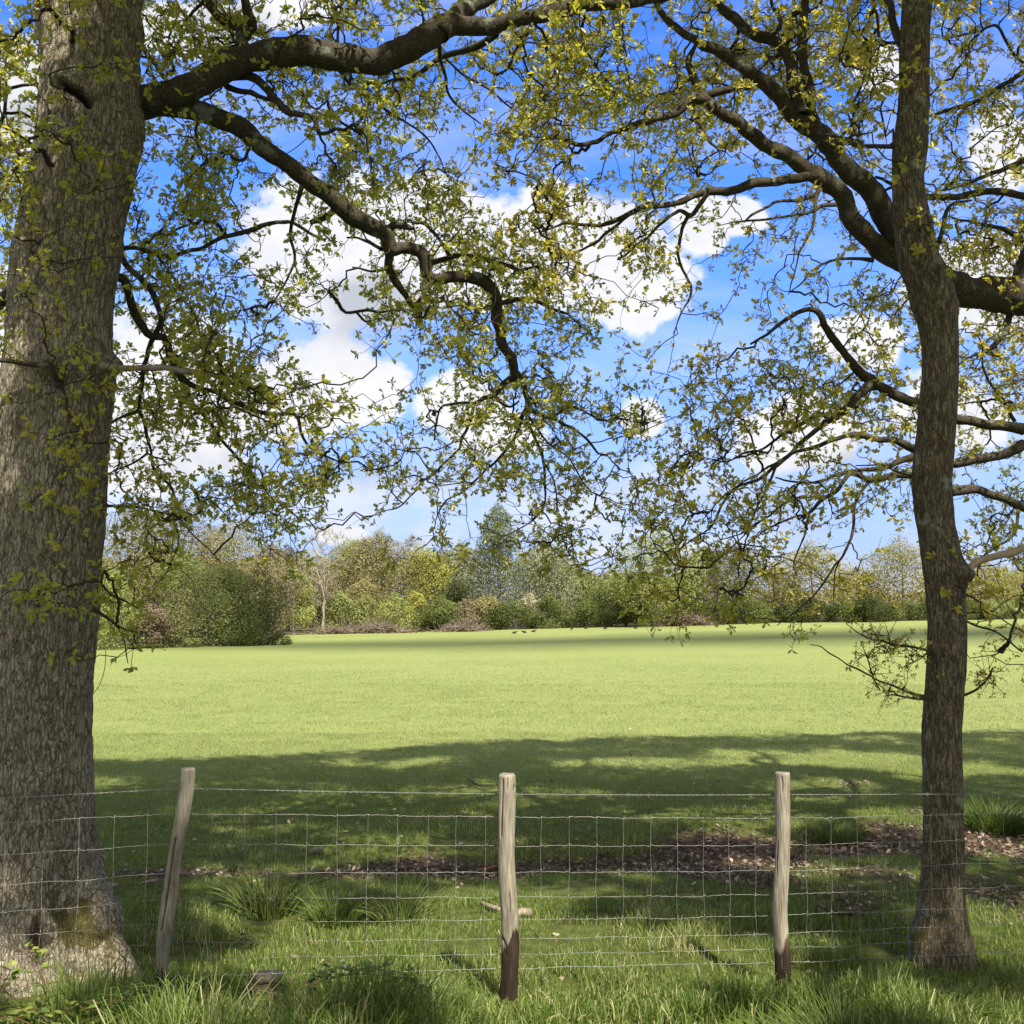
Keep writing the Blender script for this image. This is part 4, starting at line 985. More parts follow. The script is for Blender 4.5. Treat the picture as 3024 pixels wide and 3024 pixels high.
post(pl(HH, (540, 892, 985), (620, 890, 988), (760, 888, 984), (900, 888, 982), (1050, 890, 983), (1200, 895, 990), (1330, 905, 1003), (1500, 908, 1007), (1650, 905, 1003), (1790, 897, 996), (1950, 893, 992)), 'straight grey post with dark wet rotten foot', 2000 + 1440 * 0.53,
     [([HH(915, 560), HH(913, 650), HH(908, 780), HH(905, 900)], 1.8, 0.02), ([HH(940, 545), HH(942, 600), HH(940, 640)], 1.3, 0.012), ([HH(903, 1430), HH(935, 1500), HH(925, 1560)], 3.0, 0.006), ([HH(976, 590), HH(980, 612), HH(974, 640)], 2.6, 0.012), ([HH(950, 1180), HH(958, 1260), HH(955, 1330)], 1.6, 0.006)], 0.05, 0.7)
post(pl(II, (525, 546, 626), (640, 545, 627), (850, 548, 628), (1050, 545, 625), (1180, 534, 618), (1300, 530, 612), (1450, 538, 622), (1560, 543, 630), (1660, 545, 634), (1800, 545, 634)), 'crooked pale post kinked halfway and dark at its foot', 2000 + 1480 * 0.53,
     [([II(580, 540), II(590, 600), II(585, 650)], 1.5, 0.010), ([II(560, 900), II(556, 1020), II(552, 1120)], 1.3, 0.007)], 0.05, 0.35)

# ------------------------------------------------------------------ grass
def blades(g, x, y, h, wd, lean, tint, m=5, z=None):
    n = len(x); z = gz(x, y) - 0.01 if z is None else z
    a = RNG.uniform(0, 2 * np.pi, n); dr = np.stack([np.cos(a), np.sin(a), 0 * a], -1)
    b_ = RNG.uniform(0, 2 * np.pi, n); sd = np.stack([np.cos(b_), np.sin(b_), 0 * b_], -1) * (wd / 2)[:, None]
    p = np.stack([x, y, z], -1); up = np.array([0, 0, 1.0])
    tipd = dr * (lean * h)[:, None]
    if m == 3:
        V = np.stack([p - sd, p + sd, p + up * (h * np.sqrt(np.clip(1 - lean ** 2, 0.1, 1)))[:, None] + tipd], 1)
        g.add(V.reshape(-1, 3), np.arange(3)[None] + (np.arange(n) * 3)[:, None], np.repeat(tint, 3)); return
    mid = p + up * (h * 0.55)[:, None] + tipd * 0.25; m2 = p + up * (h * 0.85)[:, None] + tipd * 0.6
    tip = p + up * (h * np.clip(1.02 - lean * 0.35, 0.5, 1.02))[:, None] + tipd
    V = np.stack([p - sd, p + sd, mid - sd * 0.9, mid + sd * 0.9, m2 - sd * 0.55, m2 + sd * 0.55, tip], 1)
    o = (np.arange(n) * 7)[:, None]
    g.add(V.reshape(-1, 3), [np.array([[0, 1, 3, 2], [2, 3, 5, 4]])[None].repeat(n, 0).reshape(-1, 4) + np.repeat(o, 2, 0), np.array([[4, 5, 6]]) + o], np.repeat(tint, 7))

def scatter(y0, y1, per_m2, pad=0.6):
    n = int(per_m2 * ((y1 ** 2 - y0 ** 2) * 0.54 + 2 * pad * (y1 - y0)))
    y = np.sqrt(RNG.uniform(y0 ** 2, y1 ** 2, n)); x = RNG.uniform(-1, 1, n) * (0.54 * y + pad)
    return x, y
g = Geo()
for (y0, y1, den, hs, ws, m) in ((5.0, 7.5, 5200, 0.055, 0.0045, 5), (7.5, 11, 3300, 0.050, 0.0055, 3), (11, 18, 1500, 0.045, 0.008, 3), (18, 30, 360, 0.045, 0.012, 3), (30, 52, 130, 0.045, 0.018, 3)):
    x, y = scatter(y0, y1, den)
    lt = litter(x, y) if y0 < 14 else np.zeros(len(x))
    nz = n2d(x, y, 0.9, 3, 21.0); nf = n2d(x, y, 3.1, 3, 8.0)
    keep = RNG.random(len(x)) > lt * 0.97
    keep &= (y < 30) | (RNG.random(len(x)) < ((52 - y) / 22) ** 1.5)
    keep &= RNG.random(len(x)) < (np.clip((nf - 0.30) * 4.0, 0.10, 1) if y0 < 11 else 1)
    x, y, nz, nf = x[keep], y[keep], nz[keep], nf[keep]
    h = hs * RNG.uniform(0.5, 1.5, len(x)) * (0.55 + 0.9 * nf)
    if y0 < 9: h = h * (1 + 0.7 * sstep(nz, 0.52, 0.72))
    base = 0.46 + 0.4 * (nz - 0.5) + 0.30 * sstep(y, 11.5, 16)  # blades past the tree shade edge tinted paler, as if in full sun
    t = np.clip(base + RNG.normal(0, 0.13, len(x)), 0, 0.86)
    t = np.where(RNG.random(len(x)) < (0.04 + 0.22 * sstep(n2d(x, y, 1.7, 2, 61.0), 0.5, 0.75) * (y0 < 11)), 0.97, t)
    blades(g, x, y, h, np.full(len(x), ws), RNG.uniform(0.1, 0.85, len(x)), t, m)
tag(g.build('pasture_grass', M_GRASS), kind='stuff')
# verge in front of the fence: rank grass
g = Geo()
x, y = scatter(3.9, 5.75, 4300, 0.5)
fy = 5.50 + 0.15 * x
cl = n2d(x, y, 1.6, 3, 33.0); u = x / y
side = np.interp(u, [-0.55, -0.42, -0.25, -0.1, 0.0, 0.15, 0.28, 0.36, 0.45, 0.55], [0.8, 0.95, 1.2, 0.85, 0.4, 0.35, 0.7, 0.8, 0.3, 0.3])
keep = (y < fy + 0.1) & (RNG.random(len(x)) < np.clip((cl - 0.30) * 4.0, 0.06, 1)) & (RNG.random(len(x)) > litter(x, y) * 0.85)
x, y, cl, side, fy = x[keep], y[keep], cl[keep], side[keep], fy[keep]
h = (0.06 + 0.25 * side * np.clip((cl - 0.33) * 4, 0, 1.3)) * RNG.uniform(0.5, 1.35, len(x))
h = h * (1 - 0.55 * sstep(y - fy, -0.45, 0.0))
t = np.clip(0.42 + 0.6 * (n2d(x, y, 0.8, 2, 5.0) - 0.5) + RNG.normal(0, 0.15, len(x)), 0.03, 0.84)
dry = np.interp(x / y, [-0.5, -0.35, -0.25, -0.12, 0.0, 0.4, 0.5], [0.06, 0.08, 0.22, 0.10, 0.07, 0.10, 0.22])
t = np.where(RNG.random(len(x)) < dry, RNG.uniform(0.9, 1.0, len(x)), t)
blades(g, x, y, h, RNG.uniform(0.004, 0.0095, len(x)), RNG.uniform(0.1, 0.9, len(x)) ** 1.3, t, 7)
tag(g.build('verge_grass', M_GRASS), kind='stuff')

def tussock(px, py, d, rad, h, n, tint, label, name='grass_tussock', lean=0.6, wd=0.0085, group=None):
    c = P(px, py, d); gx_, gy_ = float(c[0]), float(c[1])
    t = thing(name, (gx_, gy_, GB(gx_, gy_)), label, 'grass tuft', group)
    a = RNG.uniform(0, 2 * np.pi, n); r = rad * np.sqrt(RNG.random(n)) * 0.55
    x = gx_ + r * np.cos(a); y = gy_ + r * np.sin(a); L = h * RNG.uniform(0.5, 1.1, n); k = r / (rad * 0.55)
    out = np.stack([np.cos(a), np.sin(a), 0 * a], -1) * (lean * (0.25 + k))[:, None] + RNG.normal(0, 0.18, (n, 3)) * np.array([1, 1, 0])
    p0 = np.stack([x, y, gz(x, y) - 0.01], -1); d0 = unit(out * 0.5 + [0, 0, 1.0]); ss = np.linspace(0, 1, 5)
    pts = p0[:, None] + d0[:, None] * (ss[None, :, None] * L[:, None, None]) + (out * L[:, None])[:, None] * (ss ** 2)[None, :, None] * 0.5 - np.array([0, 0, 1.0]) * (ss ** 2.4)[None, :, None] * (np.linalg.norm(out, axis=1) * L * 0.28)[:, None, None]
    V, F = tubes(pts, (wd / 2) * np.array([1, 1, 0.9, 0.65, 0.15])[None].repeat(n, 0), 3)
    g = Geo(); g.add(V, F, np.repeat(np.clip(tint + RNG.normal(0, 0.13, n), 0, 0.9), 15)); g.build('blades', M_GRASS, t)
    return t
tussock(*GG(1490, 1235), 7.15, 0.30, 0.36, 200, 0.55, 'spiky rush tuft behind the fence, right of the leaning post', 'rush_tussock')  # tint raised to make the tuft look sunlit
tussock(*HH(330, 1300), 7.0, 0.32, 0.30, 170, 0.58, 'broad spiky rush tuft behind the fence, just left of the middle post', 'rush_tussock')  # paler tint stands in for sun on these blades
tussock(*GG(1860, 1340), 6.9, 0.26, 0.26, 170, 0.3, 'low dark rush tuft between the two bigger rush tufts', 'rush_tussock')
tussock(*II(1760, 780), 10.2, 0.45, 0.34, 420, 0.12, 'dark tall grass tuft behind the right end of the fence', 'grass_tussock')
tussock(*II(870, 770), 9.9, 0.42, 0.16, 360, 0.5, 'pale short grass tuft in the brown leaf litter', 'grass_tussock')
tussock(*II(950, 1990), 4.75, 0.34, 0.36, 520, 0.30, 'deep green long grass tuft in front of the crooked post', 'grass_tussock', 0.8, 0.007)
tussock(*II(620, 2000), 4.7, 0.28, 0.26, 360, 0.30, 'fresh green grass tuft at the bottom edge left of the deep green one', 'grass_tussock', 0.8, 0.007)
tussock(*HH(40, 2010), 4.72, 0.32, 0.34, 460, 0.18, 'blue green long grass tuft at the bottom edge left of the middle post', 'grass_tussock', 0.7, 0.007)
tussock(*GG(620, 1930), 4.72, 0.30, 0.34, 420, 0.55, 'sunlit yellow green grass tuft at the foot of the leaning post', 'grass_tussock', 0.8, 0.008)
tussock(*II(1230, 1650), 5.6, 0.18, 0.20, 220, 0.7, 'small sunlit grass tuft just left of the slender trunk', 'grass_tussock', 0.8, 0.006)
tussock(*II(1500, 1680), 5.45, 0.24, 0.18, 260, 0.4, 'leafy low grass tuft in front of the slender trunk', 'grass_tussock', 0.9, 0.009)

# ------------------------------------------------------------------ dead leaves on the ground
n = 110000
x = RNG.uniform(-4.2, 6.4, n); y = RNG.uniform(6.2, 13.5, n)
k = RNG.random(n) < litter(x, y) * 0.42 * (np.abs(x) < 0.56 * y + 0.4)
x, y = x[k], y[k]
x2 = RNG.uniform(1.6, 2.9, 1500); y2 = RNG.uniform(4.5, 5.4, 1500); k = RNG.random(1500) < litter(x2, y2) * 0.8; 
x3 = np.concatenate([RNG.uniform(-3.6, 4.6, 700), RNG.uniform(-8, 10, 160)]); y3 = np.concatenate([RNG.uniform(5.6, 11, 700), RNG.uniform(12, 27, 160)])
x = np.concatenate([x, x2[k], x3]); y = np.concatenate([y, y2[k], y3]); n = len(x)
b_ = np.stack([x, y, gz(x, y) + RNG.uniform(0.003, 0.022, n)], -1)
ax = unit(rvec(n) * np.array([1, 1, 0.3])); g = Geo()
oak_leaves(g, b_, ax, RNG.uniform(0.026, 0.056, n), np.clip(RNG.normal(0.52, 0.27, n), 0, 1), 0)
tag(g.build('leaf_litter', M_LITTER), kind='stuff')

# ------------------------------------------------------------------ fallen wood
def stick(name, pts, d, r, label, cat, material, rough=0.2, fork=None, lift=0.015):
    q_ = [P(px, py, dd) for (px, py), dd in zip(pts, d)]
    q_ = [np.array([p[0], p[1], gz(p[0], p[1]) + lift]) for p in q_]
    if len(q_) == 2: q_.insert(1, (q_[0] + q_[1]) / 2 + np.array([0, 0.01, 0.008]))
    t = thing(name, q_[0], label, cat)
    c = catmull(np.array(q_), 0.02); rr = np.interp(np.linspace(0, 1, len(c)), np.linspace(0, 1, len(r)), r)
    V, F = tube(c, rr, 12, rough, 30); F2 = np.arange(12)[::-1][None]
    g = Geo(); g.add(V, F + [F2]); g.build('stem' if 'branch' in name else 'bark', material, t)
    if fork:
        f3 = [np.array([P(px, py, dd)[0], dd, 0.0]) for (px, py), dd in fork]; f3 = [np.array([p[0], p[1], gz(p[0], p[1]) + lift + 0.02]) for p in f3]
        f3 = [c[len(c) // 2]] + f3; c2 = catmull(np.array(f3), 0.02); V, F = tube(c2, np.linspace(r[0] * 0.6, r[-1] * 0.5, len(c2)), 8, rough, 30)
        g = Geo(); g.add(V, F); g.build('twig', material, t)
    return t
stick('log', [HH(985, 1275), HH(1070, 1262)], [7.0, 7.05], [0.026, 0.030, 0.026], 'short pale cut log lying in the grass right behind the middle post', 'log', M_DEADWOOD, lift=0.03)
stick('fallen_branch', [HH(792, 1218), HH(840, 1232), HH(905, 1250)], [7.3, 7.2, 7.1], [0.010, 0.016, 0.018], 'pale dead stick poking out left of the middle post', 'stick', M_DEADWOOD, lift=0.03)
stick('fallen_branch', [HH(765, 1040), HH(820, 1022), HH(880, 1008)], [8.7, 8.75, 8.85], [0.008, 0.013, 0.012], 'reddish brown stick on the leaf litter left of the middle post', 'stick', plain_mat("red_wood", (0.12, 0.05, 0.025), (0.3, 0.14, 0.07), 30), lift=0.03)
stick('fallen_branch', [HH(705, 700), HH(745, 722), HH(800, 750)], [12.9, 12.5, 12.1], [0.006, 0.012, 0.008], 'thin dark twig lying in shaded grass beyond the fence', 'stick', M_TWIG, lift=0.04)
stick('fallen_branch', [GG(530, 1130), GG(600, 1138), GG(660, 1132)], [7.75, 7.8, 7.8], [0.014, 0.018, 0.012], 'pale broken stick beside the big trunk behind the netting', 'stick', M_DEADWOOD, lift=0.03)
stick('fallen_branch', [GG(780, 1130), GG(830, 1112), GG(885, 1106)], [7.85, 7.9, 7.95], [0.008, 0.014, 0.012], 'pale stick lying just left of the leaning post', 'stick', M_DEADWOOD, lift=0.03)
stick('fallen_branch', [II(780, 1235), II(860, 1262), II(950, 1270), II(1050, 1280)], [7.35, 7.2, 7.15, 7.1], [0.006, 0.012, 0.012, 0.006], 'dark bent stick on the grass between crooked post and slender trunk', 'stick', M_TWIG, lift=0.03)
stick('fallen_branch', [GG(1730, 985), GG(1762, 978), GG(1795, 968)], [8.9, 8.95, 9.0], [0.02, 0.028, 0.02], 'short pinkish piece of branch on open grass beyond the left rush tuft', 'stick', M_DEADWOOD, lift=0.03)

def stump():
    c = P(795, 2880, 5.62); x0, y0 = float(c[0]), float(c[1]); z0 = GB(x0, y0)
    t = thing('stump', (x0, y0, z0), 'rotten dark wood stump with pale saddle top between leaning and middle posts', 'stump')
    seg = 64; a = np.arange(seg) / seg * 2 * np.pi
    def lump(zs, rs, ox, amp, sq, sd, name, material, bend):
        m = len(zs); R = np.array(rs)[:, None] * (1 + 0 * a)
        Q = np.stack([R * np.cos(a), R * np.sin(a) * sq, np.broadcast_to(np.array(zs)[:, None], R.shape)], -1)
        R = R * (1 + amp * (fbm(Q * np.array([26, 26, 16]) + sd, 4) - 0.5) * 2)
        V = np.stack([R * np.cos(a) + ox, R * np.sin(a) * sq, Q[..., 2]], -1)
        V[..., 2] += bend * ((V[..., 0] - ox) / 0.08) ** 2 + 0.10 * (V[..., 0] - ox) * (bend > 0) + 0.012 * (fbm(V * 30 + sd, 3) - 0.5)
        k = (m - 1) * seg; i = np.arange(seg); g = Geo()
        V = np.concatenate([V.reshape(-1, 3), V[-1].mean(0)[None] - [[0, 0, 0.006]]]) + [x0, y0, z0]
        g.add(V, [grid_faces(m, seg, True), np.stack([k + i, k + (i + 1) % seg, np.full(seg, m * seg)], -1)]); g.build(name, material, t)
    zs = np.linspace(-0.05, 0.085, 16)
    lump(zs, np.interp(zs, [-0.05, 0, 0.05, 0.085], [0.105, 0.095, 0.080, 0.064]), -0.012, 0.5, 0.8, 60, 'rotten_base', plain_mat("rotten_wood", (0.03, 0.02, 0.012), (0.16, 0.115, 0.075), 30), 0)
    zs = np.linspace(0.072, 0.118, 8)
    lump(zs, [0.055, 0.070, 0.076, 0.079, 0.080, 0.078, 0.074, 0.066], 0.0, 0.26, 0.75, 20, 'sawn_top', M_DEADWOOD, 0.014)
stump()
def block(px, py, d, label, w_, h_):
    c = P(px, py, d); x0, y0 = float(c[0]), float(c[1]); z0 = GB(x0, y0)
    t = thing('wood_offcut', (x0, y0, z0), label, 'wood piece')
    th = np.linspace(0, 2 * np.pi, 11)[:-1]; g = Geo()
    r = w_ * (0.85 + 0.3 * RNG.random(10)); lv = []
    for f, zz in ((0.95, -0.02), (1.0, h_ * 0.4), (0.94, h_ * 0.95), (0.8, h_ * 1.03)):
        lv.append(np.stack([r * f * np.cos(th), r * f * 0.7 * np.sin(th), np.full(10, zz) + 0.012 * np.cos(th)], -1))
    V = np.concatenate(lv + [lv[-1].mean(0)[None]]); i = np.arange(10)
    g.add(V + [x0, y0, z0], [grid_faces(4, 10, True), np.stack([30 + i, 30 + (i + 1) % 10, np.full(10, 40)], -1)])
    g.build('wood', plain_mat("fresh_wood", (0.22, 0.12, 0.06), (0.48, 0.32, 0.19), 30, stretch=(1, 1, 0.2)), t, smooth=False)
block(1046, 2946, 5.2, 'small orange brown cut wood block in the grass left of the middle post', 0.032, 0.075)

# ------------------------------------------------------------------ stalks, brambles, broad leaves
def grass_stem(pts, d, spikes, label):
    p3 = [P(x, y, dd) for (x, y), dd in zip(pts, np.broadcast_to(d, (len(pts),)))]
    base = p3[-1].copy(); base[2] = GB(base[0], base[1]) - 0.01
    if p3[-1][2] - base[2] > 0.02: p3.append(base)
    t = thing('grass_stalk', p3[-1], label, 'grass stem'); c = catmull(np.array(p3), 0.01)
    V, F = tube(c, np.linspace(0.0012, 0.002, len(c)), 6); g = Geo(); g.add(V, F, 0.93); g.build('stalk', M_GRASS, t)
    for (a, b, r) in spikes:
        pa, pb = P(*a, d if np.isscalar(d) else d[0]), P(*b, d if np.isscalar(d) else d[0]); n = 46; s = RNG.random(n)
        base = pa + (pb - pa) * s[:, None]; axis = unit((pa - pb)[None] + rvec(n) * np.linalg.norm(pb - pa) * 0.6)
        g = Geo(); diamonds(g, base + rvec(n) * r * 0.5, axis, rvec(n), np.full(n, 0.014), np.full(n, 0.005), np.full(n, 0.97)); g.build('seed_head', M_GRASS, t)
grass_stem([HH(1627, 1435), HH(1628, 1520), HH(1640, 1640), HH(1660, 1780), HH(1690, 1940)], 4.75, [(HH(1627, 1435), HH(1624, 1500), 0.006), (HH(1618, 1525), HH(1628, 1560), 0.005), (HH(1600, 1705), HH(1636, 1660), 0.003)], 'tall dry grass stem with narrow seed head, tallest of those right of the middle post')
grass_stem([HH(1095, 1730), HH(1150, 1770), HH(1195, 1820), HH(1240, 1880), HH(1290, 1960)], 4.55, [(HH(1092, 1728), HH(1140, 1762), 0.006), (HH(1145, 1770), HH(1185, 1805), 0.006), (HH(1172, 1900), HH(1228, 1878), 0.004), (HH(1375, 1880), HH(1335, 1905), 0.004)], 'bending dry grass stem with plump pale seed heads near the middle post foot')
grass_stem([HH(1765, 1762), HH(1780, 1830), HH(1800, 1950)], 4.6, [(HH(1763, 1762), HH(1775, 1820), 0.005), (HH(1855, 1890), HH(1830, 1910), 0.003)], 'short dry grass stem at the bottom edge right of the tallest one')
grass_stem([II(414, 1822), II(418, 1880), II(422, 1950)], 4.6, [(II(413, 1822), II(418, 1890), 0.006)], 'yellow grass seed head at the bottom edge below the crooked post')
for i, (a, b, dd, lab) in enumerate([((1128, 1258), (1160, 1640), 5.0, 'tallest dry straw stalk leaning beside the leaning post'), ((1155, 1360), (1118, 1620), 5.0, 'dry straw stalk crossing behind the tallest one'), ((1232, 1480), (1215, 1760), 4.9, 'upright dry straw stalk right of the crossing pair'),
      ((830, 1560), (900, 1710), 5.0, 'dry straw stalk slanting left of the leaning post foot'), ((1060, 1350), (1120, 1560), 5.05, 'thin bent dry straw stalk just right of the leaning post'), ((1020, 1480), (1030, 1650), 5.0, 'short upright dry straw stalk at the leaning post foot')]):
    grass_stem([GG(*a), GG((a[0] + b[0]) / 2 + 4, (a[1] + b[1]) / 2), GG(*b)], dd, [], lab)
# long whip hanging from the old oak: a bare runner beside the trunk
g = Geo(); c = catmull(P(np.array([D_((590, 1735, 1))[0][0], 309, 294, 276, 258]), np.array([1920, 1975, 2023, 2048, 2082]), 5.75), 0.02)
V, F = tube(c, np.full(len(c), 0.0022), 5); g.add(V, F); g.build('runner', M_DEADWOOD, TREES['L'])

def leaflets(g, c, ax, size, tint):
    """one three-part bramble leaf per centre"""
    n = len(c)
    for k in (-1, 0, 1):
        up = np.array([0, 0, 1.0]); side = unit(np.cross(ax, up))
        a = unit(ax + side * k * 1.1 + rvec(n) * 0.2); s = size * (1.0 if k == 0 else 0.8)
        sd = unit(np.cross(a, up + rvec(n) * 0.5)); nr = np.cross(sd, a)
        sh = np.array([(0, 0.1), (0.28, 0.3), (0.40, 0.55), (0.30, 0.85), (0, 1.15), (-0.30, 0.85), (-0.40, 0.55), (-0.28, 0.3)])
        V = c[:, None] + s[:, None, None] * (sd[:, None] * sh[None, :, :1] + a[:, None] * sh[None, :, 1:] + nr[:, None] * (0.3 * np.abs(sh[:, 0]))[None, :, None])
        o = (np.arange(n) * 8)[:, None]
        g.add(V.reshape(-1, 3), [np.array([[0, 1, 2, 3, 4]]) + o, np.array([[0, 4, 5, 6, 7]]) + o], np.repeat(np.clip(tint + RNG.normal(0, 0.08, n), 0, 1), 8))
M_CANE = plain_mat("bramble_cane", (0.06, 0.03, 0.02), (0.16, 0.09, 0.05), 30)
def bramble(stems, d, label, tint, size, per=0.055):
    t = None; gl = Geo(); canes = []
    for st, dd in zip(stems, d):
        c = catmull(P(np.array([s[0] for s in st]), np.array([s[1] for s in st]), dd), 0.01)
        if t is None: t = thing('bramble', (c[0][0], c[0][1], GB(c[0][0], c[0][1])), label, 'bramble')
        gs = Geo(); canes.append(gs); V, F = tube(c, np.linspace(0.0035, 0.0018, len(c)), 6); gs.add(V, F)
        k = max(1, int(per / 0.01)); p = np.repeat(c[4::k], 3, 0); n = len(p)
        ax = unit(rvec(n) * np.array([1, 1, 0.5]) + [0, 0, 0.25]); s = size * RNG.uniform(0.6, 1.25, n)
        q_ = p + ax * (s * 0.8)[:, None]
        V, F = tubes(np.stack([p, (p + q_) / 2 + [0, 0, 0.004], q_], 1), np.full((n, 3), 0.0009), 3); gs.add(V, F)
        leaflets(gl, q_, ax, s, np.full(n, tint) + RNG.normal(0, 0.12, n))
    for gs in canes: gs.build('cane', M_CANE, t)
    gl.build('foliage', M_BRAMBLE, t)
K = lambda x, y: (x * 0.2588, 2700 + y * 0.2588)
bramble([[K(560, 900), K(500, 760), K(440, 620), K(390, 480), K(370, 390)], [K(-60, 1000), K(40, 800), K(120, 640), K(60, 620)], [K(-80, 1150), K(100, 1060), K(300, 1100), K(500, 1200)], [K(150, 1250), K(260, 1150), K(420, 1080), K(520, 1180)], [K(-100, 900), K(0, 820), K(90, 900), K(180, 960)], [K(180, 420), K(240, 400), K(300, 440), K(330, 560)], [K(-60, 1230), K(60, 1180), K(180, 1190), K(330, 1240)], [K(600, 1250), K(700, 1150), K(880, 1040), K(980, 1120)]],
        [4.85, 4.8, 4.6, 4.55, 4.75, 5.0, 4.5, 4.55], 'sunlit yellow green bramble arching up in front of the mossy root flare', 0.72, 0.040, 0.05)
bramble([[K(960, 1210), K(1060, 1160), K(1160, 1110), K(1250, 1060), K(1330, 1000)], [K(1050, 1050), K(1200, 1030), K(1330, 980), K(1480, 1010)], [K(1400, 1100), K(1550, 1040), K(1700, 960)]], [4.65, 4.7, 4.75], 'dark bramble spray below the leaning post at the bottom edge', 0.22, 0.036)
M2 = lambda x, y: (600 + x * 0.2588, 2700 + y * 0.2588)
bramble([[M2(1090, 870), M2(1250, 800), M2(1400, 750), M2(1600, 700), M2(1800, 680), M2(2000, 700)], [M2(1150, 780), M2(1280, 720), M2(1400, 640), M2(1520, 610)], [M2(1700, 690), M2(1850, 620), M2(2050, 640), M2(2250, 660)], [M2(2150, 780), M2(2300, 720), M2(2430, 790), M2(2560, 880), M2(2700, 980)]], [5.15, 5.2, 5.2, 5.1], 'shaded bramble runner trailing across the netting foot left of the middle post', 0.12, 0.034, 0.045)
bramble([[M2(130, 420), M2(250, 320), M2(420, 270), M2(520, 320), M2(560, 420)], [M2(380, 330), M2(480, 260), M2(560, 250)]], [5.35, 5.35], 'thin bramble arching over beside the stump', 0.3, 0.026, 0.05)
bramble([[K(1450, 900), K(1440, 700), K(1430, 520), K(1450, 400), K(1440, 300), K(1480, 220)], [K(1430, 520), K(1380, 470), K(1350, 430)]], [5.15, 5.15], 'single upright brown bramble shoot between root flare and leaning post', 0.75, 0.014, 0.12)

def broadleaf(px, py, d, n, size, tint, label, spread=0.7):
    c = P(px, py, d); x0, y0 = float(c[0]), float(c[1]); z0 = GB(x0, y0)
    t = thing('broadleaf_weed', (x0, y0, z0), label, 'weed'); g = Geo()
    for i in range(n):
        a = i / n * 6.28 + RNG.uniform(-0.4, 0.4); o = np.array([math.cos(a), math.sin(a), 0]); L = size * RNG.uniform(0.7, 1.15)
        s = np.linspace(0, 1, 8); cen = np.array([x0, y0, z0]) + o * (L * spread * s)[:, None] + np.array([0, 0, 1.0]) * (L * (0.75 * s - 0.35 * s ** 2))[:, None]
        sd = np.cross(o, [0, 0, 1.0]); w_ = L * 0.17 * np.sin(np.pi * np.clip(s * 0.93 + 0.05, 0, 1)) * (1 + 0.2 * np.sin(s * 22 + i))
        V = np.stack([cen + sd * w_[:, None] + [0, 0, 0.012], cen, cen - sd * w_[:, None] + [0, 0, 0.012]], 1).reshape(-1, 3)
        lf = Geo(); lf.add(V, grid_faces(8, 3), tint + RNG.uniform(-0.1, 0.1)); lf.build('leaf', M_BRAMBLE, t)
broadleaf(*II(1490, 1870), 4.75, 6, 0.11, 0.35, 'broad leaved weed with two upright leaves at the bottom edge', 0.45)
broadleaf(*II(1760, 1760), 4.95, 8, 0.14, 0.55, 'toothed weed rosette right of the slender trunk foot', 0.8)
broadleaf(*II(1880, 1700), 5.0, 7, 0.13, 0.7, 'bright green weed clump at the right edge of the verge', 0.7)
broadleaf(*II(1640, 1560), 5.5, 6, 0.13, 0.45, 'green dock clump tucked against the slender trunk', 0.6)
g = Geo(); c = P(*II(1828, 1800), 4.85); oak_leaves(g, np.array([[c[0], c[1], GB(c[0], c[1]) + 0.03]]), np.array([[-0.3, -0.2, 0.8]]), np.array([0.075]), np.array([0.5]), 0)
o = g.build('fallen_leaf', plain_mat("yellow_leaf", (0.5, 0.28, 0.06), (0.62, 0.36, 0.10), 30)); tag(o, 'single orange yellow leaf lying on brown litter in the corner of the verge', 'leaf')
# ------------------------------------------------------------------ woodland edge across the pasture
def far_leaf(name, lo, mid, hi): return leaf_mat(name, [(0.0, lo), (0.5, mid), (1.0, hi)], 0.28, (1.2, 1.2, 0.8), 0.0)
FM = {
 'dark': far_leaf('holly_leaf', (0.037, 0.045, 0.018), (0.066, 0.078, 0.029), (0.100, 0.115, 0.042)),
 'hedge': far_leaf('hedge_leaf', (0.066, 0.082, 0.026), (0.111, 0.134, 0.043), (0.158, 0.184, 0.064)),
 'green': far_leaf('green_leaf', (0.120, 0.138, 0.050), (0.198, 0.220, 0.079), (0.270, 0.292, 0.116)),
 'bright': far_leaf('spring_leaf', (0.168, 0.193, 0.055), (0.252, 0.281, 0.086), (0.330, 0.351, 0.127)),
 'grey': far_leaf('willow_leaf', (0.150, 0.161, 0.094), (0.234, 0.246, 0.143), (0.312, 0.328, 0.198)),
 'poplar': far_leaf('poplar_leaf', (0.085, 0.11, 0.07), (0.15, 0.18, 0.115), (0.215, 0.245, 0.165)),
 'olive': far_leaf('olive_leaf', (0.150, 0.138, 0.061), (0.240, 0.220, 0.097), (0.318, 0.292, 0.138)),
 'yellow': far_leaf('yellow_leaf_crown', (0.186, 0.193, 0.050), (0.282, 0.281, 0.075), (0.372, 0.357, 0.110)),
 'brown': far_leaf('budding_leaf', (0.150, 0.117, 0.075), (0.240, 0.199, 0.132), (0.324, 0.275, 0.187)),
 'oak': far_leaf('far_oak_leaf', (0.174, 0.161, 0.055), (0.270, 0.248, 0.086), (0.360, 0.328, 0.127)),
 'blossom': far_leaf('blossom', (0.119, 0.135, 0.051), (0.313, 0.296, 0.186), (0.553, 0.512, 0.380)),
 'bramble': far_leaf('brown_bracken', (0.120, 0.094, 0.061), (0.216, 0.170, 0.116), (0.312, 0.252, 0.176)),
}
M_FARBARK = plain_mat("far_bark", (0.07, 0.06, 0.045), (0.15, 0.13, 0.105), 3)
M_PALEBARK = plain_mat("pale_bark", (0.20, 0.175, 0.13), (0.34, 0.30, 0.23), 3)
def to_world(dx, dy, d):
    return P(dx * 3024 / 1932, dy * 3024 / 1932, d)

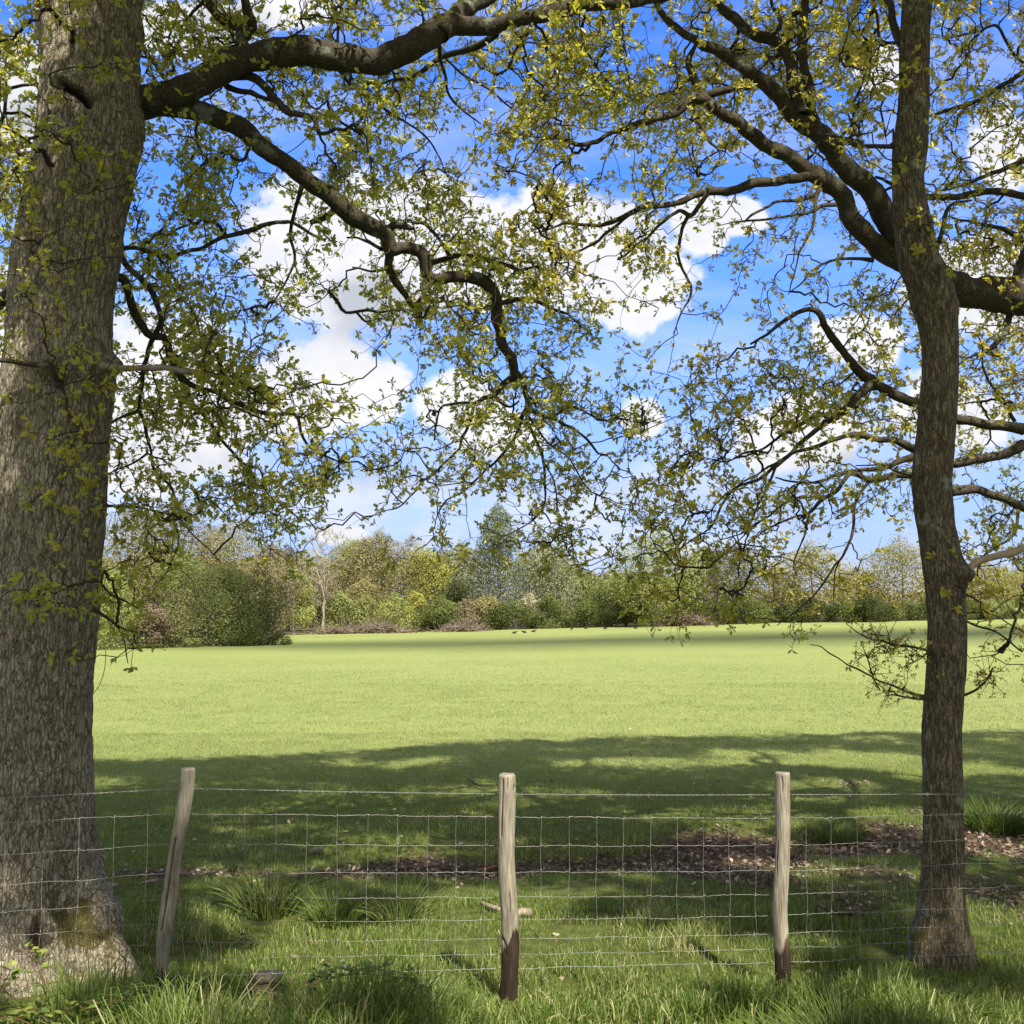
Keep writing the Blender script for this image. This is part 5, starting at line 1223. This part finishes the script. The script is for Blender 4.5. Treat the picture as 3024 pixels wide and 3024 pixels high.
def far_tree(name, label, cat, cx, wpx, top, D, style, leaf, group=None, lean=0.0):
    c = to_world(cx, top, D); x0 = float(c[0]); zt = float(c[2]); z0 = GB(x0, D); H = max(0.6, zt - z0) * (1.03 if style in ('bush', 'low') else 1.11); W = wpx * 1.2 / 1932 * D
    t = thing(name, (x0, D, z0), label, cat, group)
    px = D / 1024.0; s0 = max(0.10, px * 1.45); o3 = np.array([x0, D, z0])
    area = W * H; r = np.random.default_rng(abs(hash((cx, top))) % 99991 if False else int(cx * 7 + top * 13 + D))
    def uvec(n): return unit(r.normal(size=(n, 3)))
    bush = style in ('bush', 'low')
    dep = max(W * 0.8, 1.2)
    # outline of the crown: (height fraction, half width fraction)
    prof = {'bush': ([0, .08, .3, .6, .85, 1], [.80, .95, 1, .86, .55, .12]), 'low': ([0, .1, .4, .8, 1], [.9, 1, .95, .6, .1]), 'leafy': ([.10, .25, .5, .75, .92, 1], [.35, .8, 1, .88, .5, .1]), 'bud': ([.12, .3, .55, .8, .95, 1], [.3, .72, 1, .85, .45, .08]),
            'bare': ([.25, .45, .65, .82, .95, 1], [.2, .55, .95, .9, .55, .1]), 'cone': ([.03, .15, .4, .7, .9, 1], [.75, 1, .85, .55, .26, .04]), 'willow': ([.03, .2, .5, .8, .95, 1], [.8, 1, .95, .75, .4, .08])}[style]
    def env(h): return np.interp(h, prof[0], prof[1])
    hlo = prof[0][0]
    # lobes near the surface of the outline
    K = int(np.clip(area / 1.6, 14, 60)) if style != 'bare' else 26
    lh = hlo + (1 - hlo) * r.random(K) ** 0.85; la = r.uniform(0, 2 * np.pi, K); lr = r.uniform(0.45, 1.0, K) ** 0.6
    R0 = env(lh); L = np.stack([W / 2 * R0 * lr * np.cos(la) * 0.86 + lean * W * lh, dep / 2 * R0 * lr * np.sin(la) * 0.86, H * lh * 0.95], -1)
    lob = (0.18 + 0.15 * r.random(K)) * min(W, H * 1.3) * (0.75 + 0.4 * R0)
    lob = np.clip(lob, 0.35, 2.6)
    dens = {'bush': 4.0, 'low': 3.4, 'leafy': 3.4, 'bud': 1.9, 'bare': 0.0, 'cone': 3.2, 'willow': 3.0}[style]
    g = Geo()
    if dens:
        n = int(np.clip(dens * area / (0.40 * s0 * s0), 500, 15000)); li = r.choice(K, n, p=lob ** 2 / (lob ** 2).sum())
        dv = uvec(n); rad = lob[li] * (0.62 + 0.42 * r.random(n)) * np.where(r.random(n) < 0.2, 1.5, 1.0)
        p = L[li] + dv * rad[:, None] * np.array([1.05, 0.95, 0.82])
        p[:, 2] = np.where(p[:, 2] < (0.02 if bush else hlo * H * 0.5), (r.random(n) * 0.35 if bush else hlo * 0.7) * H, p[:, 2])
        h = np.clip(p[:, 2] / H, 0, 1.05); lim = np.maximum(W / 2 * env(np.clip(h, 0, 1)) * 1.12 + 0.15, 0.2); k = np.abs(p[:, 0] - lean * W * h) < lim; p = p[k]; dv = dv[k]; li = li[k]; n = len(p)
        tn = np.clip(0.45 + 0.75 * (r.random(K)[li] - 0.5) + r.normal(0, 0.11, n) , 0, 1)
        s = s0 * r.uniform(0.6, 1.35, n)
        nr = unit(dv + 0.55 * r.normal(size=(n, 3)) + np.array([0, 0, 0.25]))
        axis = np.cross(nr, r.normal(size=(n, 3)))
        if style in ('cone', 'willow'): axis = axis + np.array([0, 0, 1.2]) * (1 if style == 'cone' else -1)
        g2 = Geo(); diamonds(g2, p + o3, axis, nr, s * (1.5 if style in ('cone', 'willow') else 1.15), s * 0.7, tn); g2.build('crown' if not bush else 'foliage', FM[leaf], t)
    # stems and boughs
    nb = {'bush': 26, 'low': 0, 'leafy': 60, 'bud': 260, 'bare': 170, 'cone': 60, 'willow': 60}[style]
    if nb:
        hh = hlo + (1 - hlo) * r.random(nb) ** 0.8; aa = r.uniform(0, 2 * np.pi, nb); rr = np.sqrt(r.random(nb))
        q_ = np.stack([W / 2 * env(hh) * rr * np.cos(aa) * 0.95 + lean * W * hh, dep / 2 * env(hh) * rr * np.sin(aa) * 0.95, H * hh], -1)
        base_r = np.clip(0.018 * H + 0.05, 0.06, 0.30)
        if bush:
            seeds = np.stack([r.uniform(-0.35, 0.35, 9) * W, r.uniform(-0.3, 0.3, 9) * dep, np.full(9, 0.0)], -1)
        else:
            zz = np.linspace(0, 0.72 * H, 26); wob = np.cumsum(r.normal(0, 0.03, (26, 2)), 0) * (H / 10)
            seeds = np.stack([wob[:, 0] + lean * W * zz / H, wob[:, 1], zz], -1)
            kk = 0.6 if style == 'bare' else 1.0
            V, F = tube(seeds + o3, kk * np.interp(zz / H, [0, 0.05, 0.3, 0.72], [base_r * 1.4, base_r, base_r * 0.7, base_r * 0.18]), 8, 0.1, 2.0)
            g3 = Geo(); g3.add(V, F)
            if style in ('bare', 'bud'):
                for sg in (-1, 1, 0.4):
                    s2 = seeds + np.stack([sg * 0.17 * W * sstep(zz / H, 0.08 + 0.1 * abs(sg), 0.75), 0 * zz, zz * 0.1 * abs(sg)], -1) + np.cumsum(r.normal(0, 0.03, (26, 3)), 0) * [1, 1, 0] * (H / 10) * (zz / H > 0.1)[:, None]
                    V, F = tube(s2 + o3, kk * np.interp(zz / H, [0, 0.3, 0.72], [base_r * 0.8, base_r * 0.6, base_r * 0.15]), 7, 0.1, 2.0); g3.add(V, F)
            seeds = seeds if style not in ('bare', 'bud') else np.concatenate([seeds, s2[8:]])
            g3.build('trunk', M_PALEBARK if style == 'bare' else M_FARBARK, t)
            seeds = seeds[6:] if style not in ('bare',) else seeds[8:]
        par, order = grow(seeds, q_, 0.35); par = np.array(par); cnt = np.ones(nb)
        for k in reversed(order):
            if par[k] >= 0: cnt[par[k]] += cnt[k]
        P0 = np.where((par >= 0)[:, None], q_[np.maximum(par, 0)], seeds[np.maximum(-par - 2, 0)]); dn = unit(q_ - P0)
        T1 = unit(dn + uvec(nb) * 0.3 + np.array([0, 0, 0.7 if style in ('bare', 'bud') else 0.25]))
        E_ = hermite_edges(P0, q_, unit(dn + uvec(nb) * 0.3), T1, 4)
        rmin = px * (0.22 if style in ('bud', 'bare') else 0.25)
        r1 = np.clip(0.014 * cnt ** 0.5, rmin, base_r * 0.6)
        V, F = tubes(E_ + o3, np.stack([r1 * 1.2, r1 * 1.1, r1, r1 * 0.9], 1), 4)
        g4 = Geo(); g4.add(V, F)
        if style in ('bud', 'bare'):     # fine shoots at the ends
            m = nb * 6; i = r.integers(0, nb, m); dd_ = unit(uvec(m) + dn[i] * 0.8 + [0, 0, 0.35]); ln = r.uniform(0.3, 1.0, m)[:, None] * max(1, H / 11)
            V, F = tubes(np.stack([q_[i], q_[i] + dd_ * ln * 0.5 + uvec(m) * 0.05, q_[i] + dd_ * ln], 1) + o3, np.stack([np.full(m, rmin * 0.7), np.full(m, rmin * 0.55), np.full(m, rmin * 0.3)], 1), 3); g4.add(V, F)
        g4.build('bough', M_PALEBARK if style == 'bare' else M_FARBARK, t)
    return t
TS = [
 # left thicket, nearest
 ('shrub','light yellow green shrub at the left end of the thicket beside the old oak','shrub',205,120,1082,61,'bush','bright'),
 ('shrub','pinkish brown budding shrub between light green shrub and grey green hawthorn','shrub',288,62,1108,62.5,'bush','bramble'),
 ('shrub','large rounded grey green shrub in the middle of the left thicket','shrub',352,135,1055,65,'bush','green'),
 ('shrub','mid green shrub with dark gaps at its foot in the left thicket','shrub',428,105,1072,67,'bush','hedge'),
 ('holly_tree','dark holly tree at the right end of the left thicket','tree',492,112,1083,69.5,'bush','dark'),
 ('shrub','low dark bramble mound at the foot of the dark holly','shrub',475,42,1199,67.5,'low','dark'),
 ('shrub','low spreading dark mound tapering out into the pasture past the holly','shrub',528,50,1199,69.5,'low','dark'),
 ('shrub','low nettle patch along the foot of the left thicket','shrub',330,150,1204,63.5,'low','green'),
 ('tree','tall budding brown tree rising behind the light green shrub by the old oak','tree',250,150,985,80,'bud','olive'),
 ('tree','tall open budding oak with dark limbs above the left thicket','tree',335,130,972,84,'bud','olive'),
 ('tree','leafy green tree top showing above the dark holly','tree',450,130,1000,85,'leafy','olive'),
 ('tree','olive tree between open oak and leafy green tree top','tree',395,110,1018,90,'leafy','olive'),
 ('tree','brownish budding tree rising right behind the holly','tree',512,90,1048,92,'bud','brown'),
 ('tree','yellow green tree tucked behind the rounded grey green shrub','tree',300,100,1050,78,'leafy','olive'),
 # middle
 ('tree','light green young tree right of the holly','tree',556,62,1088,100,'leafy','bright'),
 ('tree','purple brown leafless tree far behind the light green young tree','tree',545,90,1052,125,'bud','brown'),
 ('bare_tree','bare pale forked tree standing clear at the wood edge','tree',612,92,1016,104,'bare','brown'),
 ('tree','olive tree directly behind the bare pale tree','tree',600,90,1062,120,'leafy','olive'),
 ('tree','rounded green tree just right of the bare pale tree','tree',655,80,1040,122,'leafy','green'),
 ('tree','wide brown budding tree with dark upright limbs, widest in the wood edge','tree',715,130,1030,118,'bud','olive'),
 ('tree','olive brown tree top behind the wide budding tree','tree',690,110,1042,128,'leafy','olive'),
 ('tree','fresh green tree top poking up behind the wide budding tree','tree',672,50,1032,132,'leafy','bright'),
 ('tree','yellow spring tree, the brightest in the wood edge','tree',797,80,1046,117,'leafy','yellow'),
 ('bare_tree','small leafless tree top showing behind the yellow tree','tree',775,42,1030,132,'bare','brown'),
 ('tree','dull olive tree between yellow tree and grey willow','tree',838,90,1052,126,'leafy','olive'),
 ('shrub','small brown leafless shrub behind the low green shrubs','shrub',690,90,1100,113,'bush','olive'),
 ('shrub','low green shrub just right of the bare pale tree foot','shrub',640,62,1122,106,'bush','green'),
 ('shrub','low mid green shrub below the wide budding tree','shrub',690,60,1128,107,'bush','green'),
 ('shrub','light green shrub below the yellow tree','shrub',742,70,1126,108,'bush','bright'),
 ('shrub','small yellowish shrub between light green and dark round shrubs','shrub',785,40,1118,110,'bush','yellow'),
 ('shrub','round dark green shrub left of the long hedge','shrub',832,80,1132,107,'bush','hedge'),
 ('shrub','brown twiggy shrub between round dark shrub and long hedge','shrub',880,60,1136,107.5,'bush','brown'),
 ('willow_tree','grey green willow leaning left of the tall poplar','tree',872,95,1046,120,'willow','grey'),
 ('shrub','dark evergreen shrub under the grey green willow','shrub',860,70,1100,114,'bush','dark'),
 ('poplar_tree','tall silver green poplar, the highest tree in the wood edge','tree',940,104,972,114,'cone','poplar'),
 ('willow_tree','rounded pale willow right of the tall poplar','tree',1030,100,1040,121,'willow','grey'),
 ('willow_tree','low pale willow at the right end of the wood edge','tree',1085,80,1078,124,'willow','green'),
 ('hawthorn_bush','hawthorn bush in cream blossom above the long hedge','shrub',1000,52,1126,112,'bush','blossom'),
 ('hedge_shrub','brownish green hedge shrub at the left end of the long hedge','shrub',918,70,1126,108.5,'bush','olive'),
 ('hedge_shrub','second shrub from the left in the long hedge, dark green below the poplar','shrub',965,80,1130,107.5,'bush','hedge'),
 ('hedge_shrub','widest dark green shrub in the long hedge, below the hawthorn blossom','shrub',1035,100,1134,107,'bush','hedge'),
 ('hedge_shrub','rounded dark green shrub sloping down at the right end of the long hedge','shrub',1108,96,1137,107,'bush','hedge'),
 ('shrub','dark green shrub rising behind the right end of the long hedge','shrub',1140,75,1108,113,'bush','hedge'),
 # right
 ('tree','broad green tree behind the drooping boughs, largest right of the long hedge','tree',1240,150,1022,102,'leafy','bright'),
 ('tree','smaller green tree at the left foot of the broad green tree','tree',1180,66,1088,106,'leafy','green'),
 ('tree','thin grey green tree with a straight dark trunk right of the broad green tree','tree',1330,70,1052,109,'bud','grey'),
 ('tree','taller thin grey green tree second right of the broad green tree','tree',1388,86,1044,111,'bud','grey'),
 ('tree','low rounded olive oak left of the yellow green oak','tree',1462,88,1082,112,'leafy','oak'),
 ('oak_tree','wide yellow green oak midway along the right hand hedgerow','tree',1532,130,1046,109,'leafy','oak'),
 ('tree','small yellow oak tucked right of the wide yellow green oak','tree',1612,84,1084,112,'leafy','oak'),
 ('oak_tree','yellow green oak seen just left of the slender trunk','tree',1700,130,1040,110,'leafy','oak'),
 ('tree','yellow green tree seen just right of the slender trunk','tree',1852,100,1074,108,'leafy','oak'),
 ('tree','grey green tree at the right edge of the picture','tree',1925,90,1084,112,'leafy','green'),
 ('tree','olive tree hidden behind the slender trunk','tree',1778,80,1078,116,'leafy','oak'),
]
HS = [(1178, 'dark', 'first'), (1236, 'olive', 'second'), (1296, 'hedge', 'third'), (1352, 'dark', 'fourth'), (1410, 'hedge', 'fifth'), (1468, 'hedge', 'sixth'), (1528, 'dark', 'seventh'), (1588, 'hedge', 'eighth'), (1645, 'dark', 'ninth'), (1702, 'hedge', 'tenth'), (1760, 'hedge', 'eleventh'), (1822, 'hedge', 'twelfth'), (1884, 'green', 'thirteenth'), (1940, 'hedge', 'last')]
for i, (x_, lf, od) in enumerate(HS):
    TS.append(('hedgerow_shrub', f'{od} shrub counted from the left in the low hedgerow under the right hand trees', 'shrub', x_, 74, 1128 + (i * 7) % 13 - 4 * (i > 6), 104 + (i * 3) % 4, 'bush', lf))
# low wooded rise beyond, seen between the poplar and the broad green tree
HL = ['brown', 'olive', 'green', 'brown', 'olive', 'green', 'olive', 'brown', 'olive']
for i in range(9):
    od = ['leftmost', 'second', 'third', 'fourth', 'fifth', 'sixth', 'seventh', 'eighth', 'rightmost'][i]
    TS.append(('hill_tree', f'{od} tree from the left on the low wooded rise beyond the long hedge', 'tree', 1085 + i * 34, 50, 1084 + (i * 5) % 9, 175 + (i * 7) % 11, 'leafy', HL[i]))
GROUPS = {'hedge_shrub': 'shrubs of the long dark hedge', 'hedgerow_shrub': 'shrubs in the low hedgerow', 'hill_tree': 'trees on the wooded rise'}
for t_ in TS:
    nm, lb, ct, cx, wpx, top, D, stl, lf = t_
    grp = GROUPS.get(nm) or ('shrubs at the wood edge' if ct == 'shrub' else 'trees along the wood edge')
    far_tree(nm, lb, ct, cx, wpx, top, D, stl, lf, grp)
# the wood behind reads as one mass
def wood_mass():
    g = Geo(); n = 42000; r = np.random.default_rng(5)
    segs = [(170, 1075, 1056, 134, 150), (1100, 1990, 1116, 122, 132)]
    for (x0, x1, top, d0, d1) in segs:
        m = n if x0 < 1000 else 15000
        dx = r.uniform(x0, x1, m); D = r.uniform(d0, d1, m) + 6 * (dx > 540) * (x0 < 1000) 
        D = np.where((dx < 540), r.uniform(102, 116, m), D)
        tp = top + 14 * (n2d(dx, dx * 0, 0.03, 3, 2.0) - 0.5) * 2
        hi = to_world(dx, tp, D); z0 = gz(hi[:, 0], D); z = z0 + (hi[:, 2] - z0) * r.random(m) ** 0.8
        p = np.stack([hi[:, 0], D, z], -1); s = r.uniform(0.18, 0.36, m)
        diamonds(g, p, r.normal(size=(m, 3)), unit(r.normal(size=(m, 3)) + [0, -0.8, 0.3]), s * 1.2, s * 0.8, np.clip(0.5 * n2d(dx, z * 30, 0.03, 2) + r.normal(0.22, 0.18, m), 0, 1))
    tag(g.build('distant_wood', FM['olive']), kind='stuff')
wood_mass()
# heap of dead brash along the foot of the wood
def brash(cx, wpx, D, label, h):
    c = to_world(cx, 1190, D); x0 = float(c[0]); z0 = GB(x0, D); W = wpx / 1932 * D; r = np.random.default_rng(int(cx))
    t = thing('brash_heap', (x0, D, z0), label, 'brush heap'); m = 520
    px = r.normal(0, 0.27, m) * W; hh = h * np.clip(1 - (np.abs(px) / (W * 0.55)) ** 2, 0.1, 1)
    p = np.stack([x0 + px, D + r.uniform(-0.9, 0.9, m), z0 + hh * r.random(m)], -1); d = unit(r.normal(size=(m, 3)) * [1.3, 1, 0.5] + [0, 0, 0.25]); L = r.uniform(0.4, 1.6, m)[:, None]
    V, F = tubes(np.stack([p, p + d * L * 0.5 + r.normal(0, 0.06, (m, 3)), p + d * L], 1), np.stack([np.full(m, 0.035), np.full(m, 0.026), np.full(m, 0.012)], 1), 4)
    g = Geo(); g.add(V, F); g.build('twigs', plain_mat("brash_wood", (0.10, 0.078, 0.058), (0.24, 0.195, 0.15), 2), t)
    n = 1500; px = r.normal(0, 0.28, n) * W; hh = 0.8 * h * np.clip(1 - (np.abs(px) / (W * 0.55)) ** 2, 0.1, 1)
    p = np.stack([x0 + px, D + r.uniform(-1, 0.6, n), z0 + hh * r.random(n)], -1); s = r.uniform(0.12, 0.26, n)
    g = Geo(); diamonds(g, p, r.normal(size=(n, 3)), unit(r.normal(size=(n, 3)) + [0, -0.6, 0.5]), s * 1.3, s * 0.7, np.clip(r.normal(0.5, 0.25, n), 0, 1)); g.build('bracken', FM['bramble'], t)
brash(715, 100, 101, 'low pinkish brown heap of dead brash under the light green shrubs', 0.75)
brash(875, 75, 104, 'flat brown heap of dead brash in front of the brown twiggy shrub', 0.55)
brash(640, 70, 101, 'small scatter of dead brash at the bare pale tree foot', 0.35)
brash(1300, 90, 103, 'dark tangle of fallen branches under the broad green tree', 0.9)

# dark birds feeding on the far pasture
M_BIRD = plain_mat("dark_feathers", (0.012, 0.011, 0.012), (0.035, 0.032, 0.034), 20, 0.5)
def bird(sx, sy, D, face, up, label, s=0.85):
    c = P(sx, sy, D); x0 = float(c[0]); z0 = GB(x0, D)
    t = thing('bird', (x0, D, z0), label, 'bird', 'dark birds on the far pasture')
    f = np.array([math.cos(face), math.sin(face), 0.0]); up3 = np.array([0, 0, 1.0])
    k = np.array([(-0.24, 0.14), (-0.17, 0.165), (-0.08, 0.19), (0.02, 0.205), (0.10, 0.225), (0.15, 0.265), (0.19, 0.29), (0.225, 0.285), (0.26, 0.272), (0.29, 0.266)])
    rr = np.array([0.018, 0.028, 0.060, 0.078, 0.066, 0.040, 0.040, 0.030, 0.010, 0.003])
    pts = np.array([x0, D, z0]) + (f * k[:, :1] + up3 * (k[:, 1:] - 0.03)) * s * 1.25
    cv = catmull(np.concatenate([pts, rr[:, None] * s * 1.25], 1), 0.02); V, F = tube(cv[:, :3], cv[:, 3], 12); g = Geo(); g.add(V, F)
    sd = np.cross(f, up3)
    for q_ in (-1, 1):
        a = np.array([x0, D, z0]) + sd * q_ * 0.03 * s
        V, F = tube(np.array([a + up3 * 0.16 * s, a + f * 0.02 * s + up3 * 0.07 * s, a, a + f * 0.05 * s]), np.array([0.014, 0.009, 0.007, 0.006]) * s, 6); g.add(V, F)
    g.build('body', M_BIRD, t)
    for q_ in (-1, 1):
        b = pts[4] + sd * q_ * 0.055 * s
        if up: w_ = np.array([b, b + (sd * q_ * 0.16 + up3 * 0.16) * s, b + (sd * q_ * 0.34 + up3 * 0.15 - f * 0.06) * s])
        else: w_ = np.array([b, b - f * 0.16 * s + sd * q_ * 0.03 * s - up3 * 0.02 * s, b - f * 0.34 * s - up3 * 0.05 * s])
        cc = catmull(w_, 0.03); wd = np.interp(np.linspace(0, 1, len(cc)), [0, 0.5, 1], [0.07, 0.075, 0.01]) * s
        nr = f if up else up3
        V = np.stack([cc + nr * wd[:, None], cc - nr * wd[:, None]], 1); V2 = np.concatenate([V.reshape(-1, 3), V.reshape(-1, 3) + sd * q_ * 0.012 + up3 * 0.012])
        g = Geo(); m_ = len(cc); g.add(V2, [grid_faces(m_, 2), grid_faces(m_, 2) + 2 * m_]); g.build('wing', M_BIRD, t)
BD = [(1519,1862,86,0.3,0,'leftmost dark bird feeding on the far pasture'),(1548,1861,88,2.8,0,'second dark bird from the left on the far pasture'),(1576,1859,90,0.2,0,'third dark bird from the left, on the tan strip of pasture'),(1688,1853,95,1.0,1,'dark bird with raised wings on the far pasture'),
      (1731,1850,96,0.5,0,'small upright dark bird right of the one with raised wings'),(1788,1854,92,0.1,0,'dark bird on the tan strip below the rounded hedge end'),(1876,1852,92,3.0,0,'dark bird below the broad green tree, away from the hedge'),(2080,1842,98,0.4,0,'rightmost dark bird on the far pasture')]
for b_ in BD: bird(*b_)
